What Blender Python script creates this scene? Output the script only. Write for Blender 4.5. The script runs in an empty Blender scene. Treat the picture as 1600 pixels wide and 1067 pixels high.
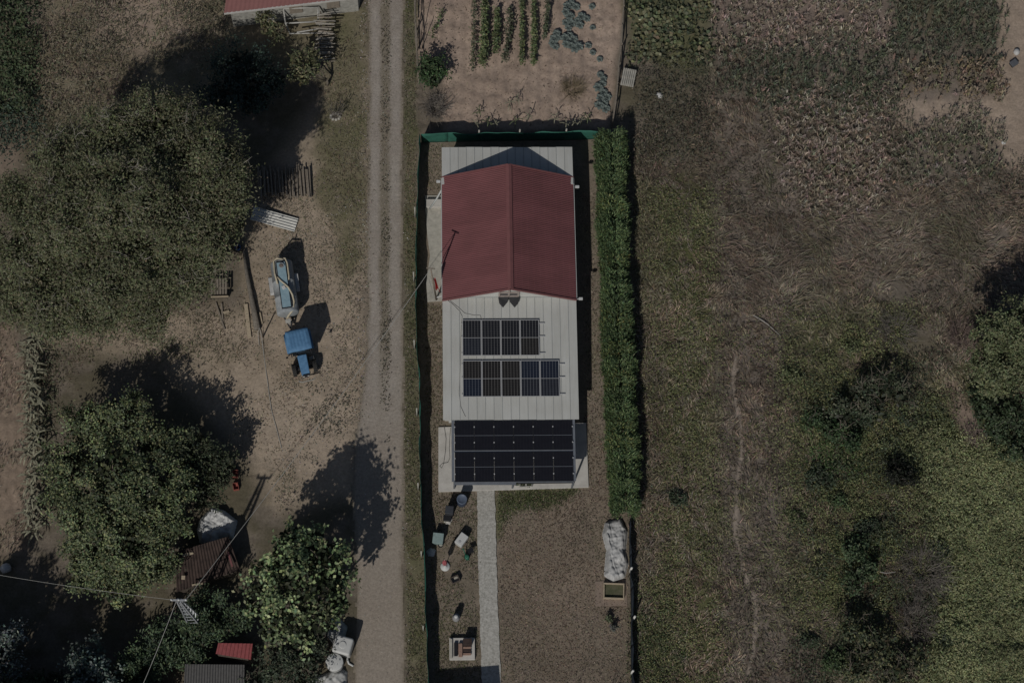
import bpy, math, random
import numpy as np
from mathutils import Vector, Matrix
sc = bpy.context.scene
rad = math.radians
# ------------------------------------------------------------------ camera, sky, sun, exposure
FPX, DIST, NADX, NADY = 3000.0, 115.0, 690.0, 1485.0      # focal length in photo pixels, range, nadir pixel
_u = np.array([800 - NADX, NADY - 533.5, FPX]); _u /= np.linalg.norm(_u)
_x = np.array([1.0, 0, 0]) - _u[0] * _u; _x /= np.linalg.norm(_x)
RC = np.array([_x, np.cross(_u, _x), _u])                   # camera -> world
CP = RC @ np.array([0, 0, DIST])
cam = bpy.data.cameras.new('camera'); camo = bpy.data.objects.new('camera', cam)
sc.collection.objects.link(camo); sc.camera = camo
cam.sensor_width = 36; cam.lens = 36 * FPX / 1600; cam.clip_start = 1; cam.clip_end = 2000
_m = Matrix([[float(v) for v in r] for r in RC]).to_4x4(); _m.translation = Vector([float(v) for v in CP])
camo.matrix_world = _m
SUN_EL = rad(41.5); SH_AZ = rad(21.5)                       # shadows point SH_AZ east of north
world = bpy.data.worlds.new('World'); sc.world = world; world.use_nodes = True
wn = world.node_tree; bg = wn.nodes['Background']
sky = wn.nodes.new('ShaderNodeTexSky'); sky.sky_type = 'NISHITA'; sky.sun_disc = False
sky.sun_elevation = SUN_EL; sky.sun_rotation = math.pi + SH_AZ
wn.links.new(sky.outputs[0], bg.inputs[0]); bg.inputs[1].default_value = 0.062
sl = bpy.data.lights.new('sun', 'SUN'); sl.energy = 4.6; sl.angle = rad(0.53); sl.color = (1, 0.972, 0.928)
so = bpy.data.objects.new('sun', sl); sc.collection.objects.link(so)
sd = Vector((math.sin(SH_AZ) * math.cos(SUN_EL), math.cos(SH_AZ) * math.cos(SUN_EL), -math.sin(SUN_EL)))
so.rotation_euler = sd.to_track_quat('-Z', 'Y').to_euler(); so.location = (-20, -60, 80)
vs = sc.view_settings; vs.view_transform = 'Standard'; vs.look = 'None'; vs.gamma = 1; vs.use_curve_mapping = False
vs.exposure = -1.2

# ------------------------------------------------------------------ helpers
COL = sc.collection
rng = np.random.default_rng(11); random.seed(5)
def Gv(px, py, z=0.0):
    px = np.asarray(px, float); py = np.asarray(py, float)
    d = np.stack([px - 800, -(py - 533.5), np.full_like(px, -FPX)], -1) @ RC.T
    t = (z - CP[2]) / d[..., 2]
    return CP + t[..., None] * d
def G(px, py, z=0.0):
    p = Gv(np.array([px]), np.array([py]), z)[0]; return Vector((float(p[0]), float(p[1]), float(z)))
def PXv(X, Y, Z=0.0):
    p = np.stack([X, Y, np.zeros_like(X) + Z], -1) - CP
    c = p @ RC
    return 800 + FPX * c[..., 0] / -c[..., 2], 533.5 - FPX * c[..., 1] / -c[..., 2]
def vnoise(x, y, s, seed):
    r = np.random.default_rng(seed).random((256, 256))
    x = np.asarray(x) / s + 97.3; y = np.asarray(y) / s + 41.7
    xi = np.floor(x).astype(int); yi = np.floor(y).astype(int); fx = x - xi; fy = y - yi
    fx = fx * fx * (3 - 2 * fx); fy = fy * fy * (3 - 2 * fy)
    a = r[yi % 256, xi % 256]; b = r[yi % 256, (xi + 1) % 256]; c = r[(yi + 1) % 256, xi % 256]; d = r[(yi + 1) % 256, (xi + 1) % 256]
    return (a * (1 - fx) + b * fx) * (1 - fy) + (c * (1 - fx) + d * fx) * fy
def fbm(x, y, s, seed, o=4):
    v = 0; a = 0.5; t = 0
    for i in range(o):
        v = v + a * vnoise(x, y, s, seed + i * 7); t += a; s *= 0.48; a *= 0.55
    return v / t
def sstep(a, b, x):
    t = np.clip((x - a) / (b - a), 0, 1); return t * t * (3 - 2 * t)
def polysd(poly, X, Y):                                       # signed distance, positive inside
    d2 = np.full(X.shape, 1e18); ins = np.zeros(X.shape, bool); n = len(poly)
    for i in range(n):
        x0, y0 = poly[i]; x1, y1 = poly[(i + 1) % n]
        ex, ey = x1 - x0, y1 - y0
        t = np.clip(((X - x0) * ex + (Y - y0) * ey) / (ex * ex + ey * ey + 1e-9), 0, 1)
        d2 = np.minimum(d2, (X - x0 - t * ex) ** 2 + (Y - y0 - t * ey) ** 2)
        c = ((y0 > Y) != (y1 > Y)) & (X < ex * (Y - y0) / (ey + 1e-12) + x0)
        ins ^= c
    return np.where(ins, 1, -1) * np.sqrt(d2)
def rect(x0, y0, x1, y1): return [(x0, y0), (x1, y0), (x1, y1), (x0, y1)]

# ---- materials
MATS = {}
def mat(name, rgb, rough=0.7, var=0.18, scale=6.0, bump=0.0, metal=0.0, spec=0.3, rgb2=None, mottled=None):
    if name in MATS: return MATS[name]
    m = bpy.data.materials.new(name); m.use_nodes = True; nt = m.node_tree; b = nt.nodes['Principled BSDF']
    b.inputs['Roughness'].default_value = rough; b.inputs['Metallic'].default_value = metal
    b.inputs['Specular IOR Level'].default_value = spec
    tc = nt.nodes.new('ShaderNodeTexCoord'); nz = nt.nodes.new('ShaderNodeTexNoise')
    nz.inputs['Scale'].default_value = scale; nz.inputs['Detail'].default_value = 6; nz.inputs['Roughness'].default_value = 0.65
    nt.links.new(tc.outputs['Object'], nz.inputs['Vector'])
    cr = nt.nodes.new('ShaderNodeValToRGB'); e = cr.color_ramp.elements
    e[0].position = 0.3; e[1].position = 0.7
    c2 = rgb2 or tuple(min(1, c * (1 + var)) for c in rgb)
    e[0].color = tuple(c * (1 - var) for c in rgb) + (1,); e[1].color = tuple(c2) + (1,)
    nt.links.new(nz.outputs['Fac'], cr.inputs[0]); nt.links.new(cr.outputs[0], b.inputs['Base Color'])
    if bump:
        bp = nt.nodes.new('ShaderNodeBump'); bp.inputs['Strength'].default_value = bump; bp.inputs['Distance'].default_value = 0.05
        nt.links.new(nz.outputs['Fac'], bp.inputs['Height']); nt.links.new(bp.outputs[0], b.inputs['Normal'])
    MATS[name] = m; return m
def stained(name, rgb, dark, rough=0.6, spec=0.15, streak=(0.6, 6.0), amt=0.5):
    m = bpy.data.materials.new(name); m.use_nodes = True; nt = m.node_tree; b = nt.nodes['Principled BSDF']
    b.inputs['Roughness'].default_value = rough; b.inputs['Specular IOR Level'].default_value = spec
    tc = nt.nodes.new('ShaderNodeTexCoord'); mp = nt.nodes.new('ShaderNodeMapping'); mp.inputs['Scale'].default_value = (streak[0], streak[1], 1); nt.links.new(tc.outputs['Object'], mp.inputs[0])
    n1 = nt.nodes.new('ShaderNodeTexNoise'); n1.inputs['Scale'].default_value = 1.3; n1.inputs['Detail'].default_value = 8; n1.inputs['Roughness'].default_value = 0.7; nt.links.new(mp.outputs[0], n1.inputs['Vector'])
    n2 = nt.nodes.new('ShaderNodeTexNoise'); n2.inputs['Scale'].default_value = 0.6; n2.inputs['Detail'].default_value = 5; nt.links.new(tc.outputs['Object'], n2.inputs['Vector'])
    mu = nt.nodes.new('ShaderNodeMath'); mu.operation = 'MULTIPLY_ADD'; nt.links.new(n1.outputs['Fac'], mu.inputs[0]); nt.links.new(n2.outputs['Fac'], mu.inputs[1]); mu.inputs[2].default_value = 0.0
    mr = nt.nodes.new('ShaderNodeMapRange'); mr.inputs[1].default_value = 0.15; mr.inputs[2].default_value = 0.42; mr.inputs[3].default_value = 0; mr.inputs[4].default_value = amt; nt.links.new(mu.outputs[0], mr.inputs[0])
    mx = nt.nodes.new('ShaderNodeMix'); mx.data_type = 'RGBA'; mx.inputs[6].default_value = tuple(rgb) + (1,); mx.inputs[7].default_value = tuple(dark) + (1,); nt.links.new(mr.outputs[0], mx.inputs[0]); nt.links.new(mx.outputs[2], b.inputs['Base Color'])
    MATS[name] = m; return m
def attr_mat(name, rough=0.75, spec=0.15, transl=0.0, fine=0.0):
    if name in MATS: return MATS[name]
    m = bpy.data.materials.new(name); m.use_nodes = True; nt = m.node_tree; b = nt.nodes['Principled BSDF']
    a = nt.nodes.new('ShaderNodeAttribute'); a.attribute_name = 'Col'
    b.inputs['Roughness'].default_value = rough; b.inputs['Specular IOR Level'].default_value = spec
    src = a.outputs['Color']
    if fine:
        tc = nt.nodes.new('ShaderNodeTexCoord'); nz = nt.nodes.new('ShaderNodeTexNoise'); nz.inputs['Scale'].default_value = 7; nz.inputs['Detail'].default_value = 8
        nz.inputs['Roughness'].default_value = 0.8
        nt.links.new(tc.outputs['Object'], nz.inputs['Vector'])
        mr = nt.nodes.new('ShaderNodeMapRange'); mr.inputs[1].default_value = 0.25; mr.inputs[2].default_value = 0.75
        mr.inputs[3].default_value = 1 - fine; mr.inputs[4].default_value = 1 + fine
        nt.links.new(nz.outputs['Fac'], mr.inputs[0])
        mx = nt.nodes.new('ShaderNodeVectorMath'); mx.operation = 'SCALE'
        nt.links.new(src, mx.inputs[0]); nt.links.new(mr.outputs[0], mx.inputs['Scale']); src = mx.outputs[0]
        bp = nt.nodes.new('ShaderNodeBump'); bp.inputs['Strength'].default_value = 0.5; bp.inputs['Distance'].default_value = 0.06
        nt.links.new(nz.outputs['Fac'], bp.inputs['Height']); nt.links.new(bp.outputs[0], b.inputs['Normal'])
    nt.links.new(src, b.inputs['Base Color'])
    if transl:
        tr = nt.nodes.new('ShaderNodeBsdfTranslucent'); ms = nt.nodes.new('ShaderNodeMixShader'); ms.inputs[0].default_value = transl
        nt.links.new(src, tr.inputs[0]); out = nt.nodes['Material Output']
        nt.links.new(b.outputs[0], ms.inputs[1]); nt.links.new(tr.outputs[0], ms.inputs[2]); nt.links.new(ms.outputs[0], out.inputs[0])
    MATS[name] = m; return m
LEAF = attr_mat('leaf', 0.6, 0.25, 0.18); GRASS = attr_mat('dry_blade', 0.8, 0.1, 0.1); GROUND = attr_mat('earth', 0.95, 0.05, 0, 0.4)

# ---- objects
def tag(o, label=None, cat=None, group=None, kind=None):
    for k, v in (('label', label), ('category', cat), ('group', group), ('kind', kind)):
        if v: o[k] = v
    return o
def thing(name, label, cat, loc=(0, 0, 0), rz=0.0, group=None):
    o = bpy.data.objects.new(name, None); COL.objects.link(o); o.location = loc; o.rotation_euler = (0, 0, rz)
    o.empty_display_size = 0.2
    return tag(o, label, cat, group)
def obj(name, me, parent=None, loc=None):
    o = bpy.data.objects.new(name, me); COL.objects.link(o)
    if parent: o.parent = parent
    if loc is not None: o.location = loc
    return o
def tri_obj(name, V, F, C, m, parent=None, kind=None):
    """big mesh of equal polygons from numpy arrays with a per-vertex colour"""
    V = np.asarray(V, np.float32); F = np.asarray(F, np.int32); k = F.shape[1]
    if parent is not None: V = V - np.array(parent.location, np.float32)
    me = bpy.data.meshes.new(name); me.vertices.add(len(V)); me.vertices.foreach_set('co', V.ravel())
    me.loops.add(F.size); me.loops.foreach_set('vertex_index', F.ravel())
    me.polygons.add(len(F)); me.polygons.foreach_set('loop_start', np.arange(0, F.size, k, dtype=np.int32))
    if C is not None:
        a = me.color_attributes.new('Col', 'FLOAT_COLOR', 'POINT')
        a.data.foreach_set('color', np.concatenate([np.clip(C, 0, 1), np.ones((len(V), 1))], 1).astype(np.float32).ravel())
    me.update(calc_edges=True); me.materials.append(m)
    o = obj(name, me, parent)
    if kind: o['kind'] = kind
    return o
class MB:
    def __init__(s): s.v = []; s.f = []
    def add(s, vs_, fs): n = len(s.v); s.v += [tuple(p) for p in vs_]; s.f += [tuple(i + n for i in f) for f in fs]; return s
    def box(s, c, d, rz=0, rx=0, ry=0, top=None):
        M = Matrix.Rotation(rz, 3, 'Z') @ Matrix.Rotation(ry, 3, 'Y') @ Matrix.Rotation(rx, 3, 'X'); c = Vector(c); t = top or (1, 1)
        P = [Vector((x * d[0] / 2 * (t[0] if z > 0 else 1), y * d[1] / 2 * (t[1] if z > 0 else 1), z * d[2] / 2)) for z in (-1, 1) for x, y in ((-1, -1), (1, -1), (1, 1), (-1, 1))]
        return s.add([c + M @ p for p in P], [(3, 2, 1, 0), (4, 5, 6, 7), (0, 1, 5, 4), (1, 2, 6, 5), (2, 3, 7, 6), (3, 0, 4, 7)])
    def beam(s, p0, p1, w, h=None):
        p0 = Vector(p0); p1 = Vector(p1); h = h or w; d = (p1 - p0).normalized(); up = Vector((0, 0, 1)) if abs(d.z) < 0.9 else Vector((0, 1, 0))
        a = d.cross(up).normalized() * w / 2; b = a.cross(d).normalized() * h / 2
        return s.add([p + i * a + j * b for p in (p0, p1) for i, j in ((-1, -1), (1, -1), (1, 1), (-1, 1))], [(0, 1, 2, 3), (7, 6, 5, 4), (0, 4, 5, 1), (1, 5, 6, 2), (2, 6, 7, 3), (3, 7, 4, 0)])
    def cyl(s, p0, p1, r0, r1=None, n=12):
        return s.tube([p0, p1], [r0, r0 if r1 is None else r1], n)
    def tube(s, pts, r, n=6):
        pts = [Vector(p) for p in pts]; r = r if isinstance(r, (list, tuple)) else [r] * len(pts); base = len(s.v); fs = []; vv = []
        for i, p in enumerate(pts):
            d = (pts[min(i + 1, len(pts) - 1)] - pts[max(i - 1, 0)]).normalized(); up = Vector((0, 0, 1)) if abs(d.z) < 0.95 else Vector((0, 1, 0))
            a = d.cross(up).normalized(); b = a.cross(d)
            vv += [p + (a * math.cos(2 * math.pi * k / n) + b * math.sin(2 * math.pi * k / n)) * r[i] for k in range(n)]
        for i in range(len(pts) - 1):
            for k in range(n): fs.append((i * n + k, i * n + (k + 1) % n, (i + 1) * n + (k + 1) % n, (i + 1) * n + k))
        fs += [tuple(range(n))[::-1], tuple((len(pts) - 1) * n + k for k in range(n))]
        return s.add(vv, fs)
    def lathe(s, c, prof, n=20, axis='Z', sx=1.0):
        c = Vector(c); vv = []; fs = []
        for r, h in prof:
            for k in range(n):
                a = 2 * math.pi * k / n; x, y = r * math.cos(a) * sx, r * math.sin(a)
                vv.append(c + (Vector((x, y, h)) if axis == 'Z' else Vector((x, h, y)) if axis == 'Y' else Vector((h, x, y))))
        for i in range(len(prof) - 1):
            for k in range(n): fs.append((i * n + k, i * n + (k + 1) % n, (i + 1) * n + (k + 1) % n, (i + 1) * n + k))
        fs += [tuple(range(n))[::-1], tuple((len(prof) - 1) * n + k for k in range(n))]
        return s.add(vv, fs)
    def prism(s, poly, z0, z1):
        n = len(poly); vv = [(x, y, z0) for x, y in poly] + [(x, y, z1) for x, y in poly]
        return s.add(vv, [tuple(range(n))[::-1], tuple(range(n, 2 * n))] + [(i, (i + 1) % n, n + (i + 1) % n, n + i) for i in range(n)])
    def sheet(s, fn, nu, nv, th=0.01):
        P = [[Vector(fn(i / nu, j / nv)) for j in range(nv + 1)] for i in range(nu + 1)]; vv = []; fs = []
        W = nv + 1; N = (nu + 1) * W
        for sgn in (0, 1):
            for i in range(nu + 1):
                for j in range(nv + 1):
                    a = P[min(i + 1, nu)][j] - P[max(i - 1, 0)][j]; b = P[i][min(j + 1, nv)] - P[i][max(j - 1, 0)]
                    nn = a.cross(b); nn = nn.normalized() if nn.length > 1e-9 else Vector((0, 0, 1))
                    vv.append(P[i][j] - nn * th * sgn)
        for i in range(nu):
            for j in range(nv):
                q = (i * W + j, (i + 1) * W + j, (i + 1) * W + j + 1, i * W + j + 1); fs.append(q); fs.append(tuple(N + k for k in q[::-1]))
        for i in range(nu):
            a, b = i * W, (i + 1) * W; fs.append((a, N + a, N + b, b)); a += nv; b += nv; fs.append((b, N + b, N + a, a))
        for j in range(nv):
            a, b = j, j + 1; fs.append((b, N + b, N + a, a)); a += nu * W; b += nu * W; fs.append((a, N + a, N + b, b))
        return s.add(vv, fs)
    def build(s, name, m, parent=None, smooth=False, bevel=0.0, seg=2, sub=0):
        me = bpy.data.meshes.new(name); me.from_pydata(s.v, [], s.f); me.update(); me.materials.append(m)
        if smooth: me.polygons.foreach_set('use_smooth', [True] * len(me.polygons))
        o = obj(name, me, parent)
        if bevel:
            b = o.modifiers.new('bevel', 'BEVEL'); b.width = bevel; b.segments = seg; b.limit_method = 'ANGLE'
        if sub:
            b = o.modifiers.new('sub', 'SUBSURF'); b.levels = sub; b.render_levels = sub
        return o
def wave(a, b, sag, n=24):
    a = Vector(a); b = Vector(b)
    return [a.lerp(b, i / n) - Vector((0, 0, sag * 4 * (i / n) * (1 - i / n))) for i in range(n + 1)]

# ---- foliage arrays
def leaf_arr(P, N, L, W, C):
    n = len(P); N = N / (np.linalg.norm(N, axis=1, keepdims=True) + 1e-9)
    r = rng.normal(size=(n, 3)); a = np.cross(N, r); a /= np.linalg.norm(a, axis=1, keepdims=True) + 1e-9; b = np.cross(N, a)
    L = np.broadcast_to(L, (n,))[:, None]; W = np.broadcast_to(W, (n,))[:, None]
    V = np.stack([P - a * L / 2, P + b * W / 2 + N * W * 0.12, P + a * L / 2, P - b * W / 2 + N * W * 0.12], 1).reshape(-1, 3)
    i = np.arange(n) * 4; F = np.stack([i, i + 1, i + 2, i, i + 2, i + 3], 1).reshape(-1, 3)
    return V, F, np.repeat(C, 4, 0)
def blade_arr(P, yaw, L, W, lean, C, droop=0.3):
    """bent three-triangle blades; lean 0 upright to 1 flat"""
    n = len(P); L = np.broadcast_to(L, (n,)); W = np.broadcast_to(W, (n,)); lean = np.broadcast_to(lean, (n,))
    d = np.stack([np.cos(yaw), np.sin(yaw), np.zeros(n)], 1); s = np.stack([-np.sin(yaw), np.cos(yaw), np.zeros(n)], 1)
    a1 = lean * 1.45 * 0.75; a2 = np.minimum(lean * 1.45 + droop, 2.4); z = np.array([0, 0, 1.0])
    m = P + d * (np.sin(a1) * L * 0.5)[:, None] + z * (np.cos(a1) * L * 0.5)[:, None]
    t = m + d * (np.sin(a2) * L * 0.5)[:, None] + z * (np.cos(a2) * L * 0.5)[:, None]
    w = (s * W[:, None]) / 2
    V = np.stack([P - w * 0.7, P + w * 0.7, m + w, m - w, t], 1).reshape(-1, 3)
    i = np.arange(n) * 5; F = np.stack([i, i + 1, i + 2, i, i + 2, i + 3, i + 3, i + 2, i + 4], 1).reshape(-1, 3)
    return V, F, np.repeat(C, 5, 0)
def join(parts):
    V = []; F = []; C = []; o = 0
    for v, f, c in parts: V.append(v); F.append(f + o); C.append(c); o += len(v)
    return np.concatenate(V), np.concatenate(F), np.concatenate(C)
def pick(cols, n, var=0.22, w=None, gain=1.0):
    c = np.array(cols) * gain; c = c.mean(1, keepdims=True) * 0.22 + c * 0.78; c = c[rng.choice(len(cols), n, p=w)]; return c * (1 + var * rng.normal(size=(n, 1))).clip(0.4, 1.8) * (1 + 0.06 * rng.normal(size=(n, 3)))
def pts_in(poly, per_m2, soft=0.0, keep=None):
    xs = [p[0] for p in poly]; ys = [p[1] for p in poly]
    n = int((max(xs) - min(xs)) * (max(ys) - min(ys)) / 640.0 * per_m2)
    X = rng.uniform(min(xs) - soft, max(xs) + soft, n); Y = rng.uniform(min(ys) - soft, max(ys) + soft, n)
    s = polysd(poly, X, Y); k = s > (rng.normal(size=n) * soft - 0.0 if soft else 0)
    if keep is not None: k &= keep(X, Y)
    X = X[k]; Y = Y[k]; return Gv(X, Y, 0.0), X, Y

# ------------------------------------------------------------------ the ground: one sheet, fine in view, coarse to the horizon
def axis_(lo, hi, st, far):
    a = np.arange(lo, hi + st / 2, st); k = np.array([0.5, 1.5, 4, 10, 25, 60, 140, far])
    return np.concatenate([(lo - k)[::-1], a, hi + k])
gx = axis_(-36, 36, 0.125, 400); gy = axis_(-24, 27, 0.125, 400)
GX, GY = np.meshgrid(gx, gy)
PX, PY = PXv(GX, GY)
def nz(s, seed, o=4): return fbm(GX, GY, s, seed, o)
N8, N2, N6, N1 = nz(7, 3), nz(2.2, 21), nz(0.7, 33, 3), nz(0.28, 51, 2)
WARP = (N2 - 0.5) * 26 + (N6 - 0.5) * 16
def mix(a, b, t): return a + (np.asarray(b) - a) * t[..., None]
col = mix(np.zeros(GX.shape + (3,)) + (0.185, 0.155, 0.122), (0.125, 0.108, 0.074), sstep(0.35, 0.65, N2 * 0.6 + N6 * 0.4))
relief = np.full(GX.shape, 0.03)
ROADL = [(573, -80), (573, 0), (574, 150), (572, 300), (571, 450), (571, 560), (562, 630), (551, 700), (548, 760), (552, 850), (556, 950), (551, 1067), (549, 1160)]
ROADR = [(630, -80), (632, 0), (631, 200), (630, 400), (633, 600), (634, 750), (632, 900), (636, 1067), (638, 1160)]
ROADPOLY = ROADL + ROADR[::-1]
ZONES = [  # polygon in ground position (given as where it shows in the photo), two colours, softness, noise break-up
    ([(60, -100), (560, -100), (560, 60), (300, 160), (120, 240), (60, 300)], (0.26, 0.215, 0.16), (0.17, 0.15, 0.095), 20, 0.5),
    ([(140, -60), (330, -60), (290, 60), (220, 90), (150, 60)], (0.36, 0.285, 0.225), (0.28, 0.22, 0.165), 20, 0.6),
    ([(390, 320), (470, 200), (560, 60), (575, 100), (572, 640), (545, 770), (430, 800), (380, 700), (250, 560), (60, 530), (60, 490), (380, 480)], (0.42, 0.34, 0.26), (0.29, 0.235, 0.172), 22, 0.7),
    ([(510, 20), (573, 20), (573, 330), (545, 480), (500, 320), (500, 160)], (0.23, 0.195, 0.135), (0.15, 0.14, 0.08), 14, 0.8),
    ([(400, 620), (548, 610), (546, 770), (470, 720), (410, 730)], (0.44, 0.36, 0.275), (0.36, 0.29, 0.222), 20, 0.5),
    ([(-60, 500), (20, 500), (44, 600), (46, 860), (-60, 880)], (0.30, 0.23, 0.175), (0.20, 0.155, 0.115), 10, 0.4),
    ([(-60, 220), (30, 230), (20, 310), (-60, 330)], (0.27, 0.21, 0.165), (0.2, 0.16, 0.12), 12, 0.4),
    ([(655, -90), (975, -90), (970, 60), (950, 200), (655, 205), (650, 100)], (0.42, 0.325, 0.258), (0.32, 0.243, 0.19), 6, 0.8),
    ([(640, 90), (690, 110), (690, 205), (640, 205)], (0.20, 0.165, 0.13), (0.14, 0.12, 0.09), 8, 0.4),
    ([(632, -90), (652, -90), (650, 200), (658, 700), (672, 1150), (636, 1150), (632, 700)], (0.19, 0.165, 0.115), (0.115, 0.115, 0.06), 5, 0.6),
    ([(664, 215), (945, 210), (945, 700), (985, 1150), (675, 1150), (655, 600)], (0.25, 0.205, 0.16), (0.175, 0.148, 0.11), 6, 0.9),
    ([(775, 790), (975, 770), (985, 1150), (780, 1150)], (0.265, 0.212, 0.162), (0.18, 0.148, 0.112), 10, 0.8),
    ([(775, 764), (900, 764), (860, 790), (790, 805), (776, 850)], (0.10, 0.12, 0.055), (0.14, 0.14, 0.07), 8, 0.5),
    ([(985, -90), (1120, -90), (1115, 110), (985, 90)], (0.19, 0.165, 0.115), (0.115, 0.12, 0.06), 12, 0.5),
    ([(1115, 60), (1700, 60), (1700, 470), (1120, 480)], (0.225, 0.185, 0.155), (0.15, 0.128, 0.10), 30, 0.6),
    ([(1115, -90), (1400, -90), (1400, 75), (1115, 90)], (0.245, 0.195, 0.165), (0.17, 0.14, 0.115), 14, 0.5),
    ([(1560, -90), (1720, -90), (1720, 280), (1590, 270), (1520, 190), (1400, 200), (1395, 150), (1560, 150)], (0.41, 0.325, 0.255), (0.33, 0.26, 0.2), 12, 0.6),
    ([(1080, 480), (1260, 480), (1300, 1150), (1100, 1150)], (0.205, 0.172, 0.145), (0.145, 0.122, 0.098), 26, 0.6),
    ([(1005, 280), (1110, 290), (1130, 1150), (1000, 1150)], (0.14, 0.135, 0.075), (0.10, 0.105, 0.045), 20, 0.7),
    ([(1240, 480), (1420, 500), (1420, 1000), (1240, 980)], (0.14, 0.13, 0.075), (0.09, 0.1, 0.045), 30, 0.7),
    ([(1440, 600), (1700, 460), (1700, 1150), (1440, 1150)], (0.10, 0.10, 0.05), (0.07, 0.08, 0.035), 20, 0.4),
    ([(1468, 575), (1500, 590), (1550, 690), (1530, 705), (1480, 640)], (0.28, 0.215, 0.17), (0.22, 0.17, 0.135), 8, 0.3),
]
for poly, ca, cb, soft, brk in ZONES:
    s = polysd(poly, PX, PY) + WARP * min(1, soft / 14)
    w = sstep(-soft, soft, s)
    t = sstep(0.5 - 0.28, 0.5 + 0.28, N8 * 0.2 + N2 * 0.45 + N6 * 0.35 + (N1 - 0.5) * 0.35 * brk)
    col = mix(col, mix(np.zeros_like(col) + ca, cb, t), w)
# walked track winding through the field
trk = [(1150, 560), (1146, 600), (1152, 640), (1160, 690), (1159, 720), (1152, 760), (1150, 830), (1162, 890), (1184, 950), (1178, 1010), (1170, 1050)]
dt = np.full(GX.shape, 1e9)
for a, b in zip(trk[:-1], trk[1:]):
    ex, ey = b[0] - a[0], b[1] - a[1]; t = np.clip(((PX - a[0]) * ex + (PY - a[1]) * ey) / (ex * ex + ey * ey), 0, 1)
    dt = np.minimum(dt, np.hypot(PX - a[0] - t * ex, PY - a[1] - t * ey))
col = mix(col, (0.33, 0.275, 0.225), 0.85 * sstep(4.6, 1.6, dt + (N6 - 0.5) * 3))
# gravel track: two pale ruts with a weedy crown
rsd = polysd(ROADPOLY, PX, PY) + (N6 - 0.5) * 7 + (N2 - 0.5) * 5
rl = np.interp(PY, [p[1] for p in ROADL], [p[0] for p in ROADL]); rr = np.interp(PY, [p[1] for p in ROADR], [p[0] for p in ROADR])
up = sstep(700, 480, PY)
mid = rl + (rr - rl) * 0.49
crown_ = sstep(11, 4, np.abs(PX - mid) + (N6 - 0.5) * 10) * up * sstep(0.3, 0.55, N6 * 0.5 + N2 * 0.5 + 0.12)
rc = mix(np.zeros_like(col) + (0.36, 0.32, 0.278), (0.31, 0.27, 0.23), sstep(0.3, 0.7, N2 * 0.5 + N6 * 0.5))
rc = mix(rc, (0.31, 0.262, 0.212), sstep(540, 800, PY) * 0.7)
rc = mix(rc, (0.205, 0.175, 0.13), crown_ * 0.85)
edge = sstep(1, 9, rsd)
rc = mix(mix(np.zeros_like(col) + (0.25, 0.21, 0.165), (0.2, 0.17, 0.125), N6), rc, edge)
road = rsd > 0
relief = 0.10 * (N6 - 0.5) + 0.05 * (N1 - 0.5) + 0.25 * (N2 - 0.5) * 0.5
fur = polysd([(-60, 500), (20, 500), (44, 600), (46, 860), (-60, 880)], PX, PY)
smooth_ = np.clip(sstep(-6, 12, rsd) + sstep(4, -30, np.maximum(polysd([(640, 205), (1000, 200), (1000, 1150), (640, 1150)], PX, PY), -1e9) * -1), 0, 1)
GZ = relief * (1 - 0.75 * smooth_) - 0.03
GZ += (0.025 * np.sin(PX * 0.42 + N6 * 9) + 0.10 * (N6 - 0.5)) * sstep(0, 10, fur)
GZ += (0.03 * np.sin(GX * 2 * math.pi / 0.68 + 2.5 * (N2 - 0.5)) + 0.12 * (N6 - 0.5)) * sstep(0, 8, polysd([(655, -90), (975, -90), (970, 60), (950, 200), (655, 205), (650, 100)], PX, PY))
ny_, nx_ = GX.shape
idx = np.arange(ny_ * nx_).reshape(ny_, nx_)
Q = np.stack([idx[:-1, :-1], idx[:-1, 1:], idx[1:, 1:], idx[1:, :-1]], -1).reshape(-1, 4)
V = np.stack([GX, GY, GZ], -1).reshape(-1, 3)
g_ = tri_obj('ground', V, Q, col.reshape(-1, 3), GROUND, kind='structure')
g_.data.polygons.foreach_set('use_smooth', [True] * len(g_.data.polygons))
rm = (road[:-1, :-1] & road[:-1, 1:] & road[1:, 1:] & road[1:, :-1]).ravel()
RQ = Q[rm]; un, inv = np.unique(RQ.ravel(), return_inverse=True)
RV = V[un].copy(); RV[:, 2] += 0.012
r_ = tri_obj('gravel_track', RV, inv.reshape(-1, 4), rc.reshape(-1, 3)[un], GROUND, kind='structure')
r_.data.polygons.foreach_set('use_smooth', [True] * len(r_.data.polygons))
def gz(X, Y):
    ix = np.clip(np.searchsorted(gx, X), 0, nx_ - 1); iy = np.clip(np.searchsorted(gy, Y), 0, ny_ - 1); return GZ[iy, ix]

# ------------------------------------------------------------------ the house with its three roofs
W_WHITE = mat('white_sheet', (0.465, 0.475, 0.455), 0.5, 0.05, 1.2, rgb2=(0.51, 0.52, 0.50))
W_VAR = [stained('white_sheet_%s' % n_, tuple(c * k for c in (0.505, 0.505, 0.475)), tuple(c * k for c in (0.40, 0.39, 0.35)), 0.65, 0.12, (6.0, 0.5), 0.75) for n_, k in (('clean', 1.03), ('plain', 1.0), ('dusty', 0.965))]
R_VAR = [stained('red_sheet_%s' % n_, tuple(c * k for c in (0.20, 0.08, 0.082)), tuple(c * k for c in (0.142, 0.06, 0.06)), 0.65, 0.15, (0.5, 5.0), 0.9) for n_, k in (('bright', 1.05), ('plain', 1.0), ('faded', 0.95))]
W_SEAM = mat('sheet_seam', (0.33, 0.34, 0.33), 0.5, 0.1, 3)
RENDER_ = mat('render_wall', (0.50, 0.50, 0.47), 0.85, 0.08, 3, 0.1)
RED = mat('red_sheet', (0.185, 0.075, 0.074), 0.6, 0.12, 2.0, rgb2=(0.215, 0.092, 0.09))
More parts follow.
